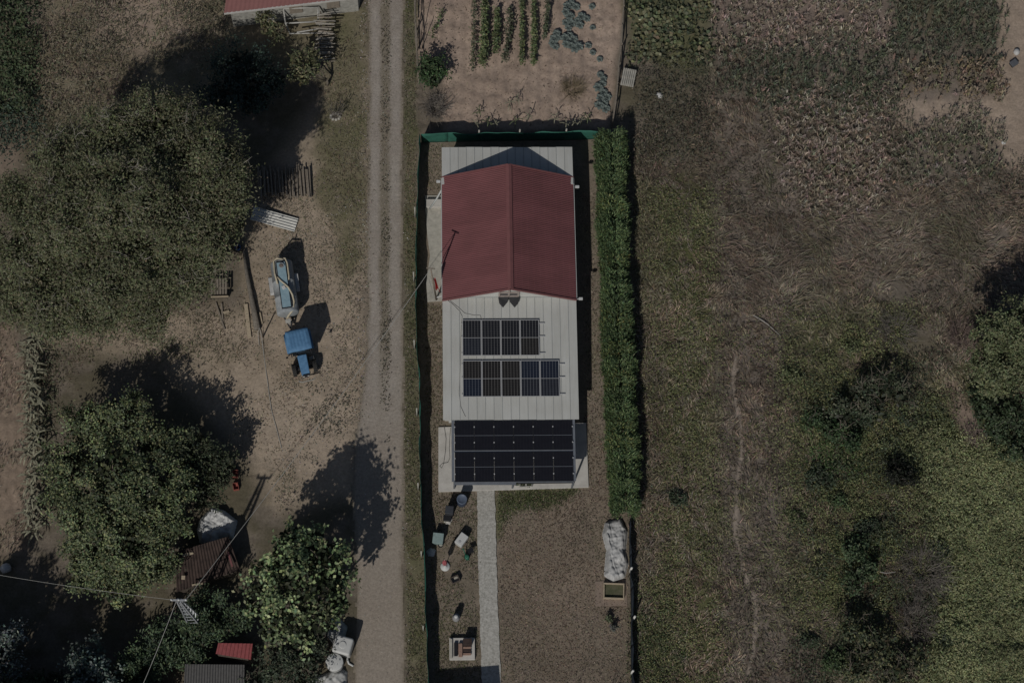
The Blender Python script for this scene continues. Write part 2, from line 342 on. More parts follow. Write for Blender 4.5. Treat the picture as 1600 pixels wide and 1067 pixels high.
RED_D = mat('red_trim', (0.2, 0.085, 0.083), 0.45, 0.1, 3)
CONC = mat('concrete', (0.50, 0.475, 0.43), 0.9, 0.14, 2.2, 0.15, rgb2=(0.58, 0.555, 0.51))
CONC2 = mat('weathered_concrete', (0.40, 0.38, 0.33), 0.95, 0.22, 3.2, 0.2)
STEEL = mat('grey_steel', (0.20, 0.215, 0.24), 0.45, 0.12, 4, 0, 0.3)
DARK = mat('dark_metal', (0.035, 0.037, 0.042), 0.5, 0.2, 5)
WHITE_P = mat('white_plastic', (0.54, 0.54, 0.52), 0.5, 0.06, 5)
GREYT = mat('grey_tarp', (0.38, 0.38, 0.365), 0.55, 0.15, 4)
WOOD = mat('grey_wood', (0.23, 0.195, 0.155), 0.9, 0.3, 9, 0.2)
WOODL = mat('pale_wood', (0.42, 0.345, 0.245), 0.85, 0.2, 9, 0.2)
WOODD = mat('dark_wood', (0.10, 0.082, 0.065), 0.9, 0.35, 8, 0.2)
BARK = mat('bark', (0.17, 0.145, 0.115), 0.95, 0.3, 8, 0.4)
BARKG = mat('pale_twig', (0.30, 0.275, 0.235), 0.95, 0.25, 8, 0.2)
RUST_SHADED = mat('shaded_rusty_tile', (0.05, 0.036, 0.031), 0.9, 0.35, 3, 0.2, rgb2=(0.08, 0.055, 0.046))  # rust colour, darkened further to carry the partial shade on the shed roof
BLACK = mat('black_plastic', (0.018, 0.018, 0.02), 0.5, 0.2, 6)
WIRE = mat('cable', (0.40, 0.39, 0.36), 0.6, 0.1, 3)
WIRED = mat('dark_cable', (0.09, 0.088, 0.085), 0.6, 0.1, 3)
HO = Vector((-0.245, 1.80, 0)); HR = rad(0.9)
house = thing('house', 'long low house with red ridged middle roof and white sheet roofs at both ends', 'house', HO, HR)
HWD = 3.94; EZ, RZ = 2.72, 4.72; RY0, RY1 = -0.08, 7.62
def srz(y): return 2.66 + (y - 0.1) * 0.048           # south roof top surface
def nrz(y): return 2.80 - (y - 7.5) * 0.035            # north roof
m = MB()
for x in (-1, 1): m.box((x * 3.72, -3.4, 1.05), (0.24, 6.6, 2.3)); m.box((x * 3.72, 4.7, 1.18), (0.24, 9.0, 2.4))
m.box((0, -6.7, 1.05), (7.2, 0.24, 2.2)); m.box((0, 9.1, 1.25), (7.2, 0.24, 2.5))
m.build('wall', RENDER_, house)
for y in (0.2, 7.3):
    m = MB(); hw = 3.72; zt = EZ + (RZ - EZ) * (1 - hw / HWD) - 0.1
    P = [(-hw, 2.2), (hw, 2.2), (hw, zt), (0, RZ - 0.12), (-hw, zt)]
    m.add([(x, y - 0.1, z) for x, z in P] + [(x, y + 0.1, z) for x, z in P], [(0, 1, 2, 3, 4), (9, 8, 7, 6, 5)] + [(i, 5 + i, 5 + (i + 1) % 5, (i + 1) % 5) for i in range(5)])
    m.build('gable_wall', RENDER_, house)
# red profiled sheets: waves running down the slope, tile steps across it
nsheet = 7; SL = (RY1 - RY0) / nsheet
for side in (-1, 1):
    for k in range(nsheet):
        y0 = RY0 + k * SL; ny2 = 64; steps = 11
        xs = []
        for i in range(steps): xs += [i / steps, (i + 0.86) / steps]
        xs.append(1.0)
        nu = len(xs) - 1
        def fn(u, v):
            t = xs[int(round(u * nu))]; i = int(round(u * nu)); hi = 0.005 * (1 - ((t * steps) % 1.0)) if i < nu else 0
            y = y0 - (0.012 if k else 0) + v * (SL + 0.012)
            z = RZ - (RZ - EZ) * t + 0.0085 * math.sin(y * 2 * math.pi / 0.1155) + hi + (0.004 if k % 2 else 0)
            return (side * t * HWD, y, z)
        m = MB()
        def fo(u, v): return fn(u, v) if side < 0 else fn(u, 1 - v)
        m.sheet(fo, nu, ny2, 0.012)
        m.build('roof_sheet', R_VAR[(k * 2 + (side > 0)) % 3], house)
m = MB()
for s_ in (-1, 1):
    m.sheet(lambda u, v: (s_ * (v if s_ > 0 else v) * 0.17, (RY0 - 0.03 + u * (RY1 - RY0 + 0.06)) if s_ < 0 else (RY1 + 0.03 - u * (RY1 - RY0 + 0.06)), RZ + 0.075 - v * 0.07), 1, 2, 0.02)
m.build('ridge_cap', RED_D, house)
for side in (-1, 1):
    for y in (RY0 - 0.035, RY1 + 0.035):
        m = MB(); m.beam((side * 0.02, y, RZ - 0.02), (side * HWD, y, EZ - 0.02), 0.07, 0.16); m.build('verge_trim', RED_D, house)
    m = MB(); m.beam((side * (HWD + 0.03), RY0, EZ - 0.06), (side * (HWD + 0.03), RY1, EZ - 0.06), 0.05, 0.06); m.build('gutter', W_WHITE, house)
# white standing sheets
def white_roof(y0, y1, zf, n, name):
    w = 2 * HWD / n
    for k in range(n):
        x0 = -HWD + k * w; jit = random.uniform(-0.012, 0.012)
        m = MB(); xc = x0 + w / 2
        a, b = (y0 + (jit if y0 < 0 else 0)), (y1 + (jit if y1 > 7 else 0))
        m.add([(x, y, zf(y) + dz) for dz in (-0.05, 0) for x, y in ((x0 + 0.004, a), (x0 + w - 0.004, a), (x0 + w - 0.004, b), (x0 + 0.004, b))],
              [(3, 2, 1, 0), (4, 5, 6, 7), (0, 1, 5, 4), (1, 2, 6, 5), (2, 3, 7, 6), (3, 0, 4, 7)])
        p = m.build('roof_panel', W_VAR[(k * 7 + k // 3) % 3], house)
        r = MB(); r.add([(x, y, zf(y) + z) for y in (a + 0.002, b - 0.002) for x, z in ((x0 - 0.018, 0.001), (x0 + 0.018, 0.001), (x0 + 0.012, 0.022), (x0 - 0.012, 0.022))],
              [(0, 1, 2, 3), (7, 6, 5, 4), (0, 4, 5, 1), (1, 5, 6, 2), (2, 6, 7, 3), (3, 7, 4, 0)])
        if k: r.build('seam', W_SEAM, p)
white_roof(-7.27, 0.34, srz, 16, 's'); white_roof(7.18, 9.62, nrz, 16, 'n')
m = MB(); m.box((0, 0.08, srz(0.08) + 0.03), (7.3, 0.05, 0.07)); m.build('flashing', W_SEAM, house)
# gable window with two flaps standing open below it
gw = bpy.data.objects.new('gable_window', None); COL.objects.link(gw); gw.parent = house; gw.location = (-0.05, 0.08, 3.0)
m = MB()
for x in (-0.56, 0.0, 0.56): m.box((x, -0.05, 0.55), (0.09, 0.1, 1.1))
m.box((0, -0.05, 0.02), (1.2, 0.1, 0.09)); m.box((0, -0.05, 0.62), (1.03, 0.08, 0.07)); m.build('frame', mat('gable_frame', (0.33, 0.28, 0.25), 0.8), gw)
for s_ in (-1, 1):
    m = MB(); fl = [(0.0, -0.12, 0.02), (0.62, -0.12, 0.02), (0.56, -0.45, -0.1), (0.34, -0.68, -0.18), (0.06, -0.36, -0.08)]; fl = [(s_ * x, y, z) for x, y, z in fl]
    m.add(fl + [(x, y, z - 0.05) for x, y, z in fl], [(0, 1, 2, 3, 4), (9, 8, 7, 6, 5)] + [(i, 5 + i, 5 + (i + 1) % 5, (i + 1) % 5) for i in range(5)]); m.build('flap', BLACK, gw)
    m = MB(); m.box((s_ * 0.28, 0.0, 0.3), (0.42, 0.02, 0.5)); m.build('pane', mat('window_glass', (0.03, 0.035, 0.045), 0.1, 0.1), gw)
for x, y in ((-HWD - 0.16, 7.45), (HWD + 0.2, 7.1), (HWD + 0.22, 0.0)):
    s_ = 1 if x > 0 else -1
    m = MB(); m.box((x + s_ * 0.05, y, 2.58), (0.24, 0.15, 0.14)); m.beam((x - s_ * 0.3, y, 2.5), (x, y, 2.55), 0.05); m.build('floodlight', WHITE_P, house, bevel=0.02)
# drain pipe elbow at the north west corner and the step below it
m = MB(); m.tube([(-3.9, 7.05, 2.5), (-4.25, 6.75, 1.6), (-4.7, 6.5, 0.5)], 0.055, 8); m.build('drain_pipe', W_WHITE, house, True)

# ------------------------------------------------------------------ solar panels
def cell_mat(name, cell, line, cw, ch, lw):
    m = bpy.data.materials.new(name); m.use_nodes = True; nt = m.node_tree; b = nt.nodes['Principled BSDF']
    tc = nt.nodes.new('ShaderNodeTexCoord'); sp = nt.nodes.new('ShaderNodeSeparateXYZ'); nt.links.new(tc.outputs['Object'], sp.inputs[0])
    def mth(op, a, bb):
        n = nt.nodes.new('ShaderNodeMath'); n.operation = op
        for i, v in enumerate((a, bb)):
            if isinstance(v, (int, float)): n.inputs[i].default_value = v
            else: nt.links.new(v, n.inputs[i])
        return n.outputs[0]
    fs = []
    for ax, st, k in ((0, cw, 1.0), (1, ch, 0.18)):
        q = mth('DIVIDE', sp.outputs[ax], st); fr = mth('FRACT', mth('ADD', q, 100), 0); d = mth('ABSOLUTE', mth('SUBTRACT', fr, 0.5), 0)
        fs.append(mth('MULTIPLY', mth('GREATER_THAN', d, 0.5 - lw / st / 2), k))
    f = mth('MAXIMUM', fs[0], fs[1])
    nzz = nt.nodes.new('ShaderNodeTexNoise'); nzz.inputs['Scale'].default_value = 2.5; nt.links.new(tc.outputs['Object'], nzz.inputs['Vector'])
    mx0 = nt.nodes.new('ShaderNodeMix'); mx0.data_type = 'RGBA'; mx0.inputs[6].default_value = tuple(c * 0.7 for c in cell) + (1,); mx0.inputs[7].default_value = tuple(c * 1.25 for c in cell) + (1,)
    nt.links.new(nzz.outputs['Fac'], mx0.inputs[0])
    mx = nt.nodes.new('ShaderNodeMix'); mx.data_type = 'RGBA'; mx.inputs[7].default_value = tuple(line) + (1,)
    nt.links.new(f, mx.inputs[0]); nt.links.new(mx0.outputs[2], mx.inputs[6]); nt.links.new(mx.outputs[2], b.inputs['Base Color'])
    b.inputs['Roughness'].default_value = 0.25; b.inputs['Specular IOR Level'].default_value = 0.35
    return m
CELLS = {'black': cell_mat('cells_black', (0.015, 0.0155, 0.019), (0.19, 0.188, 0.185), 0.178, 0.105, 0.015), 'brown': cell_mat('cells_brown', (0.019, 0.0175, 0.017), (0.18, 0.172, 0.16), 0.178, 0.105, 0.015),
         'navy': cell_mat('cells_navy', (0.014, 0.018, 0.03), (0.16, 0.17, 0.19), 0.178, 0.105, 0.015), 'slate': cell_mat('cells_slate', (0.02, 0.022, 0.029), (0.17, 0.175, 0.185), 0.178, 0.105, 0.015),
         'jet': cell_mat('cells_jet', (0.014, 0.014, 0.018), (0.024, 0.024, 0.028), 0.178, 0.09, 0.010)}
ALU = mat('aluminium', (0.42, 0.42, 0.42), 0.5, 0.08, 5)
def panel(name, label, group, loc, rz, rx, w, l, kinds, framemat, fw=0.034):
    t = bpy.data.objects.new(name, None); COL.objects.link(t); t.parent = group; t.location = loc; t.rotation_euler = (rx, 0, rz); t.empty_display_size = 0.2
    if label: t['label'] = label
    m = MB()
    for s_ in (-1, 1):
        m.box((s_ * (w / 2 - fw / 2), 0, 0), (fw, l, 0.04)); m.box((0, s_ * (l / 2 - fw / 2), 0), (w - 2 * fw - 0.002, fw, 0.04))
    m.build('frame', framemat, t); m = MB(); m.box((0, 0, -0.004), (w - 2 * fw - 0.004, 0.022, 0.034)); m.build('middle_bar', ALU if fw > 0.015 else STEEL, t)
    for k, s_ in zip(kinds, (1, -1)):
        hl = (l - 2 * fw - 0.022) / 2
        mm = MB(); mm.box((0, 0, 0), (w - 2 * fw - 0.004, hl - 0.004, 0.02)); f = mm.build('cell_field', CELLS[k], t); f.location = (0, s_ * (hl / 2 + 0.011), 0.002)
    return t
def hw(x, y, z): return house_m @ Vector((x, y, z))
house_m = Matrix.Translation(HO) @ Matrix.Rotation(HR, 4, 'Z')
hinv = house_m.inverted()
ordn = ['westernmost', 'second from west', 'third from west', 'fourth from west', 'easternmost', ]
rx = math.atan(0.048)
rows = [((722, 502), 4, 'upper row of four', [('black', 'slate'), ('black', 'black'), ('black', 'black'), ('black', 'brown')]),
        ((722.5, 564.5), 5, 'lower row of five', [('brown', 'navy'), ('brown', 'brown'), ('brown', 'brown'), ('navy', 'slate'), ('navy', 'slate')])]
rails = []
for (px, py), n, nm, kinds in rows:
    c = hinv @ G(px, py, 2.45); c.z = 0
    for k in range(n):
        x = c.x + 0.56 + k * 1.128; y = c.y - 1.09
        o_ = ('easternmost' if k == n - 1 else ordn[k])
        extra = {'navy': ' with a bluish tint', 'brown': ' with a brownish tint', 'black': ''}[kinds[k][0]]  # tint follows the base colour of the upper cell field
        panel('solar_panel', 'silver framed solar panel%s, %s in %s' % (extra, o_, nm), house, (x, y, srz(y) + 0.125), 0, rx, 1.108, 2.17, kinds[k], ALU)
    for q in (-0.2, -1.09 + 0.1, -2.0):
        y = c.y + q; m = MB(); m.beam((c.x - 0.06, y, srz(y) + 0.055), (c.x + n * 1.128 + 0.32, y, srz(y) + 0.055), 0.045, 0.06); m.build('panel_rail', ALU, house)
m = MB()
def rw(px, py): p = hinv @ G(px, py, 2.5); return (p.x, p.y, srz(p.y) + 0.03)
m.tube([rw(*p) for p in ((699, 471), (708, 478), (718, 488), (722, 496), (721, 503))], 0.014, 5)
m.tube([rw(*p) for p in ((703, 472), (716, 482), (726, 491), (740, 494), (750, 494), (752, 500))], 0.014, 5)
m.tube([rw(*p) for p in ((721, 503), (719, 540), (719, 570), (718, 590), (717, 615), (720, 635), (727, 650))], 0.014, 5)
m.build('cable', WIRE, house)

# ------------------------------------------------------------------ solar carport on its slab
slab = MB()
sp = [G(685, 667, 0.1), G(685, 768, 0.1), G(920, 761, 0.1), G(916, 660, 0.1)]
slab.prism([(p.x, p.y) for p in sp], -0.15, 0.1)
o = slab.build('concrete_slab', CONC, None, bevel=0.02); tag(o, 'pale concrete slab under and around the solar canopy', 'slab')
sp = [(664, 306), (692, 306), (694, 330), (694, 470), (668, 472), (666, 440), (672, 400), (668, 372), (665, 330)]
c0 = MB(); c0.prism([tuple(G(*p)[:2]) for p in sp], -0.12, 0.035); o = c0.build('side_paving', CONC2); o['kind'] = 'structure'
st = MB(); p = G(679, 318, 0.2); st.box((p.x, p.y, 0.14), (1.0, 0.5, 0.3), HR); o = st.build('concrete_step', CONC, bevel=0.02); tag(o, 'small pale concrete step against west side of red roofed house', 'step')
car = thing('solar_canopy', 'black solar canopy frame on slim posts over the concrete slab', 'canopy', HO, HR)
CY0, CY1 = -7.30, -10.88
def cz(y): return 2.24 + (y - CY0) * 0.05
cx0 = -3.36
for x in (cx0 - 0.02, cx0 + 6.98):
    m = MB(); m.beam((x, CY0 + 0.1, cz(CY0) - 0.1), (x, CY1 + 0.04, cz(CY1) - 0.1), 0.15, 0.14); m.build('side_beam', STEEL, car)
for y in (CY0 - 0.02, (CY0 + CY1) / 2 - 0.01, CY1 + 0.02):
    m = MB(); m.beam((cx0 + 0.06, y, cz(y) - 0.06), (cx0 + 6.9, y, cz(y) - 0.06), 0.13, 0.07); m.build('cross_beam', STEEL, car)
for x in (cx0 + 0.05, cx0 + 3.45, cx0 + 6.93):
    for y in (CY0 - 0.15, CY1 + 0.08):
        m = MB(); m.beam((x, y, 0.1), (x, y, cz(y) - 0.17), 0.09); m.build('post', STEEL, car)
m = MB(); m.beam((cx0 + 0.1, CY1 - 0.08, cz(CY1) - 0.16), (cx0 + 3.6, CY1 - 0.1, cz(CY1) - 0.16), 0.13, 0.06); m.build('front_rail', STEEL, car)
m = MB(); m.beam((cx0 + 3.7, CY1 - 0.06, cz(CY1) - 0.13), (cx0 + 6.9, CY1 - 0.04, cz(CY1) - 0.13), 0.1, 0.06); m.build('front_rail', DARK, car)
for r in range(2):
    yc = CY0 - 0.03 - 0.861 - r * 1.84
    for k in range(6):
        x = cx0 + 0.08 + 0.567 + k * 1.137
        panel('solar_panel', None, car, (x, yc, cz(yc) + 0.02), 0, math.atan(0.05), 1.131, 1.722, ('jet', 'jet'), BLACK, 0.014)
    for k in range(7):
        for yy in (yc + 0.5, yc - 0.42):
            m = MB(); m.box((cx0 + 0.08 + k * 1.137 - (0 if k else -0.01), yy, cz(yy) + 0.055), (0.06, 0.075, 0.03)); m.build('clamp', ALU, car)
m = MB()
for px0 in (694, 703):
    pass
hs = [(694, 665), (697, 685), (696, 705), (693, 725), (690, 731), (687, 728), (691, 724), (700, 722), (703, 715), (702, 700), (703, 680), (704, 668)]
m.tube([G(x, y, 0.115) for x, y in hs], 0.014, 5); o = m.build('garden_hose', WIRED); tag(o, 'thin dark hose looped on the west end of the slab', 'hose')
pots = [(807, 756, 'round', 'round black planter on slab edge, leftmost of three'), (816.5, 757, 'sq', 'square black planter on slab edge, middle of three'), (826.5, 756.5, 'sq', 'square planter with plant on slab edge, rightmost of three')]
for i, (px, py, k, lb) in enumerate(pots):
    t = thing('planter', lb, 'planter', G(px, py, 0.1), HR, 'planters on the slab edge'); m = MB()
    if k == 'round': m.lathe((0, 0, 0), [(0.13, 0), (0.17, 0.22), (0.18, 0.24), (0.15, 0.24), (0.14, 0.2)], 16)
    else:
        for s_ in (-1, 1): m.box((s_ * 0.165, 0, 0.12), (0.035, 0.36, 0.24)); m.box((0, s_ * 0.165, 0.12), (0.294, 0.03, 0.238))
    m.build('pot', mat('pale_pot', (0.42, 0.41, 0.37)) , t)
    m = MB(); m.box((0, 0, 0.1), (0.28, 0.28, 0.18)) if k != 'round' else m.lathe((0, 0, 0), [(0.12, 0.01), (0.13, 0.18)], 12); m.build('soil', mat('potting_soil', (0.045, 0.045, 0.03)), t)
    n = 40; P = rng.normal(0, 0.07, (n, 3)) + np.array(t.location) + (0, 0, 0.24); v, f, c = leaf_arr(P, rng.normal(0, 0.6, (n, 3)) + (0, 0, 1), 0.1, 0.06, pick([(0.05, 0.08, 0.03), (0.09, 0.1, 0.05)], n))
    tri_obj('plant', v, f, c, LEAF, t)
# garden path
pl = [(745, 767), (746, 820), (747, 880), (750, 960), (751, 1010), (753, 1075), (754, 1140)]; pr_ = [(773, 766), (774, 800), (776, 880), (778, 960), (781, 1020), (783, 1075), (785, 1140)]
m = MB()
seg = []
def along(pts, n):
    ys = np.linspace(pts[0][1], pts[-1][1], n); return [(float(np.interp(y, [p[1] for p in pts], [p[0] for p in pts])), float(y)) for y in ys]
A = along(pl, 60); B = along(pr_, 60)
lp = [G(x + random.uniform(-0.7, 0.7), y) for x, y in A]; rp = [G(x + random.uniform(-0.7, 0.7), y) for x, y in B]
vv = []; ff = []
for a, b in zip(lp, rp): vv += [(a.x, a.y, -0.1), (a.x, a.y, 0.05), (b.x, b.y, 0.05), (b.x, b.y, -0.1)]
for i in range(len(lp) - 1):
    j = 4 * i; k = j + 4; ff += [(j, j + 1, k + 1, k), (j + 1, j + 2, k + 2, k + 1), (j + 2, j + 3, k + 3, k + 2)]
m.add(vv, ff); m.f += [(3, 2, 1, 0), tuple(len(vv) - 4 + i for i in range(4))]
o = m.build('garden_path', mat('path_concrete', (0.36, 0.345, 0.30), 0.95, 0.3, 9, 0.3, rgb2=(0.56, 0.54, 0.49))); o['kind'] = 'structure'

# ------------------------------------------------------------------ trees
def tree(name, label, lobes, base, leafcols, cat='tree', nleaf=260, L=0.2, W=0.11, clump=0.5, group=None, trunk_r=0.2, gaps=0.25, twigs=0, up=0.7, bark=None, dens=1.0, upright=False, cv=0.16, flat=0.75, gain=1.2, inner=1.6, twigm=None, shade_gain=0.5):
    """lobes: (px, py, z, radius_m[, z_radius]) where the lobe's middle shows in the photo at height z"""
    B = G(base[0], base[1]); B.z = float(gz(B.x, B.y)) - 0.05
    t = thing(name, label, cat, B, 0, group)
    parts = []; mb = MB(); cl = []
    for lb in lobes:
        px, py, z, r = lb[:4]; rz_ = lb[4] if len(lb) > 4 else r * flat
        c = np.array(G(px, py, z)); n = int(dens * 9 * r * r) + 3
        d = rng.normal(size=(n, 3)); d[:, 2] = np.abs(d[:, 2]) * 0.9 - 0.25; d /= np.linalg.norm(d, axis=1, keepdims=True)
        rr_ = rng.random((n, 1)) ** 0.3 * (0.72 + 0.42 * vnoise(d[:, 0] * 2 + px, d[:, 1] * 2 + d[:, 2], 0.7, 9)[:, None])
        p = c + d * rr_ * np.array([r, r, rz_]); p[:, 2] = np.maximum(p[:, 2], 0.25)
        k = rng.random(n) > gaps; p = p[k]; d = d[k]
        cl.append(p)
        trunk_top = np.array(B) + (0, 0, max(0.5, z * 0.35))
        lp_ = [Vector(trunk_top), Vector(trunk_top * 0.45 + c * 0.55) + Vector((random.uniform(-.3, .3), random.uniform(-.3, .3), 0.1)), Vector(c + (0, 0, -0.1 * r))]
        mb.tube(lp_, [trunk_r * 0.55, trunk_r * 0.35, trunk_r * 0.16], 6)
        for q in p[rng.permutation(len(p))[:max(3, int(len(p) * 0.12))]]:
            a = Vector(c + (0, 0, -0.1 * r)); b = Vector(q); mb.tube([a, a.lerp(b, 0.5) + Vector((random.uniform(-.2, .2), random.uniform(-.2, .2), 0.12)), b], [trunk_r * 0.15, trunk_r * 0.1, 0.012], 4)
        m_ = int(nleaf)
        for q, dd in zip(p, d):
            nn = max(6, int(m_ * clump * clump * rng.uniform(0.5, 1.3))); cs = clump * rng.uniform(0.6, 1.25)
            o = rng.normal(size=(nn, 3)) * (cs * 0.52, cs * 0.52, cs * 0.34)
            nrm = dd * 0.5 + np.array([0, 0, up]) + rng.normal(size=(nn, 3)) * 0.55
            cc = pick(leafcols, nn, 0.16, gain=gain) * (1 + cv * rng.normal())
            if upright: parts.append(blade_arr(q + o, rng.uniform(0, 6.28, nn), L * rng.uniform(0.6, 1.3, nn), W, rng.uniform(0.15, 0.8, nn), cc, 0.4))
            else: parts.append(leaf_arr(q + o, nrm, L * rng.uniform(0.6, 1.3, nn), W * rng.uniform(0.7, 1.2, nn), cc))
    if True:  # inner leaves thicken the cast shadow; their darker colour paints shade into crown gaps
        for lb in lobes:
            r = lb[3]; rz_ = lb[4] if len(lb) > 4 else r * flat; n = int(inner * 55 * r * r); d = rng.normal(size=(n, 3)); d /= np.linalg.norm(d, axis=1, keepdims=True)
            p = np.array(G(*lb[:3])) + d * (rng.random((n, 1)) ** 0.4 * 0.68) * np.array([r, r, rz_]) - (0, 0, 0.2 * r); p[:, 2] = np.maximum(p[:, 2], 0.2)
            parts.append(leaf_arr(p, rng.normal(0, 0.6, (n, 3)) + (0, 0, 1), 0.34, 0.2, pick(leafcols, n, 0.2, gain=gain * shade_gain)))
    v, f, c = join(parts)
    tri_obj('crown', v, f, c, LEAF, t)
    mb.tube([B + Vector((0, 0, -0.1)), B + Vector((0.05, 0.03, 0.4)), Vector((np.array(B) + (0.03, 0.02, max(0.6, lobes[0][2] * 0.38))).tolist())], [trunk_r * 1.25, trunk_r, trunk_r * 0.6], 9)
    mb.v = [tuple(Vector(p) - B) for p in mb.v]
    mb.build('trunk', bark or BARK, t, True)
    if twigs:
        tw = MB(); P = np.concatenate(cl)
        for q in P[rng.permutation(len(P))[:twigs]]:
            a = Vector(q) - B; a.z += 0.1
            for s_ in range(3):
                d = Vector((random.gauss(0, 1), random.gauss(0, 1), random.uniform(0.1, 0.9))).normalized() * random.uniform(0.4, 0.9); mid_ = a + d * 0.5 + Vector((random.gauss(0, .1), random.gauss(0, .1), 0.08))
                e = a + d + Vector((random.gauss(0, .12), random.gauss(0, .12), 0)); tw.tube([a, mid_, e], [0.02, 0.015, 0.006], 4)
                tw.tube([mid_, mid_ + Vector((random.gauss(0, .25), random.gauss(0, .25), 0.15))], [0.013, 0.006], 4)
        tw.build('twigs', twigm or BARKG, t)['kind'] = 'stuff'
    return t
WAL = [(0.114, 0.115, 0.054), (0.088, 0.094, 0.044), (0.135, 0.125, 0.072), (0.10, 0.118, 0.046)]
GRN = [(0.085, 0.105, 0.04), (0.06, 0.085, 0.035), (0.125, 0.135, 0.05), (0.07, 0.085, 0.045)]
LIN = [(0.13, 0.172, 0.062), (0.09, 0.13, 0.048), (0.175, 0.2, 0.08), (0.065, 0.10, 0.042)]
DRK = [(0.045, 0.07, 0.035), (0.06, 0.085, 0.035), (0.035, 0.055, 0.03)]
BLU = [(0.085, 0.115, 0.095), (0.06, 0.09, 0.07), (0.11, 0.135, 0.11)]
YEL = [(0.15, 0.15, 0.065), (0.10, 0.12, 0.05), (0.19, 0.175, 0.08)]
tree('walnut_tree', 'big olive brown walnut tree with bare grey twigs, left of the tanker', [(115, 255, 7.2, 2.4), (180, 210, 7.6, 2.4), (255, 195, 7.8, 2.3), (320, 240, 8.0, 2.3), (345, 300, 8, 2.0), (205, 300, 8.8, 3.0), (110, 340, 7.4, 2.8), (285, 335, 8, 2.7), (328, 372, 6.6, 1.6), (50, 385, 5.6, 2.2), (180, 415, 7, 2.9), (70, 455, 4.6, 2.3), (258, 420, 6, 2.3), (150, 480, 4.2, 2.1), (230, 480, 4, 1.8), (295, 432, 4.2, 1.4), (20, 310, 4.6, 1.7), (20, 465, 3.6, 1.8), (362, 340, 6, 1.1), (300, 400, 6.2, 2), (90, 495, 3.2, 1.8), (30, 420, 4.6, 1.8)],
     (200, 440), WAL, nleaf=330, L=0.19, W=0.08, clump=0.72, trunk_r=0.36, gaps=0.14, twigs=190, gain=1.45, shade_gain=0.75, cv=0.13, inner=2.6)
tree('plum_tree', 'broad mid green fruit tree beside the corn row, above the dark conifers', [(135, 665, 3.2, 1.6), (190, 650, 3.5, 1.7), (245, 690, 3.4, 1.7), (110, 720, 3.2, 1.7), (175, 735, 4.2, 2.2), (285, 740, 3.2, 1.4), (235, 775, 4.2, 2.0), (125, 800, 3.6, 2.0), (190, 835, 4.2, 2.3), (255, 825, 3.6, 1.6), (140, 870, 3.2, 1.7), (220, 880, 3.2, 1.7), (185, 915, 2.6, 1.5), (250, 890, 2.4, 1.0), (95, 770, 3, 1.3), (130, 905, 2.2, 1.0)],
     (185, 830), GRN, nleaf=400, L=0.165, W=0.1, clump=0.5, trunk_r=0.26, gaps=0.2, gain=2.05, cv=0.26, dens=0.85, shade_gain=0.3, inner=2.6)
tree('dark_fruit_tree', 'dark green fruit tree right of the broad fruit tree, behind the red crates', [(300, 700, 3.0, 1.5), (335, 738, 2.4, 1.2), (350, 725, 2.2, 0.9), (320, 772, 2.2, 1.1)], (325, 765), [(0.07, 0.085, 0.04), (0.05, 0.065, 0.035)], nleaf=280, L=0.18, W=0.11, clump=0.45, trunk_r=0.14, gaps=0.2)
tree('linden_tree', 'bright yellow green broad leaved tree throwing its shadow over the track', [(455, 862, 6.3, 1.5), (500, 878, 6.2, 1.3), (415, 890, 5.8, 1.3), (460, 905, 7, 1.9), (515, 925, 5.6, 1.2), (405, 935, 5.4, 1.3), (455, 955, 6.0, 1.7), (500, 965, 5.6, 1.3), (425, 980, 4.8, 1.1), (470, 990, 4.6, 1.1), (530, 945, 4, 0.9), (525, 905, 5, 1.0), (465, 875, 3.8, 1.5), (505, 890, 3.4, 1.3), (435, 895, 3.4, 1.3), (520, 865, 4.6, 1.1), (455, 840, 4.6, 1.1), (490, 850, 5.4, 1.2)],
     (470, 985), LIN, nleaf=150, L=0.22, W=0.17, clump=0.42, trunk_r=0.2, gaps=0.45, up=1.2, dens=0.75, gain=2.0, cv=0.32, inner=1.6, shade_gain=0.14)
tree('shaded_tree', 'dark bluish green tree standing in the walnut tree shadow', [(375, 105, 2.0, 1.9), (420, 120, 1.9, 1.4), (350, 145, 1.7, 1.5), (395, 155, 1.6, 1.4)], (385, 150), [(0.07, 0.11, 0.08), (0.05, 0.08, 0.06)], nleaf=220, L=0.18, W=0.1, clump=0.5, trunk_r=0.16, gain=0.85)  # lowered gain puts the walnut tree's shade into the leaf colour
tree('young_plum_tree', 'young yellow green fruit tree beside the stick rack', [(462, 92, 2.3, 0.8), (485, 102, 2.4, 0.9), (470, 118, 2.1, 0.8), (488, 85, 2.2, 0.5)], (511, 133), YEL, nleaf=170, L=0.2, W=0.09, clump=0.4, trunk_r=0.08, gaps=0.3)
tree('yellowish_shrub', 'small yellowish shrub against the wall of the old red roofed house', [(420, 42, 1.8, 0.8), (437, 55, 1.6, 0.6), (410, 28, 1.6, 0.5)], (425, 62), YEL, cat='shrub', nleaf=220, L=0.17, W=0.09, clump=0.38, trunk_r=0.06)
tree('conifer_shrub', 'spreading dark green conifer below the lattice pole', [(330, 965, 1.6, 1.5), (290, 990, 1.7, 1.5), (378, 972, 1.4, 0.9), (250, 1020, 1.6, 1.5), (220, 1050, 1.5, 1.4), (300, 1030, 1.4, 1.1)], (300, 1020), DRK, cat='shrub', nleaf=420, L=0.22, W=0.07, clump=0.45, trunk_r=0.12, upright=True, flat=0.8, gain=2.0)
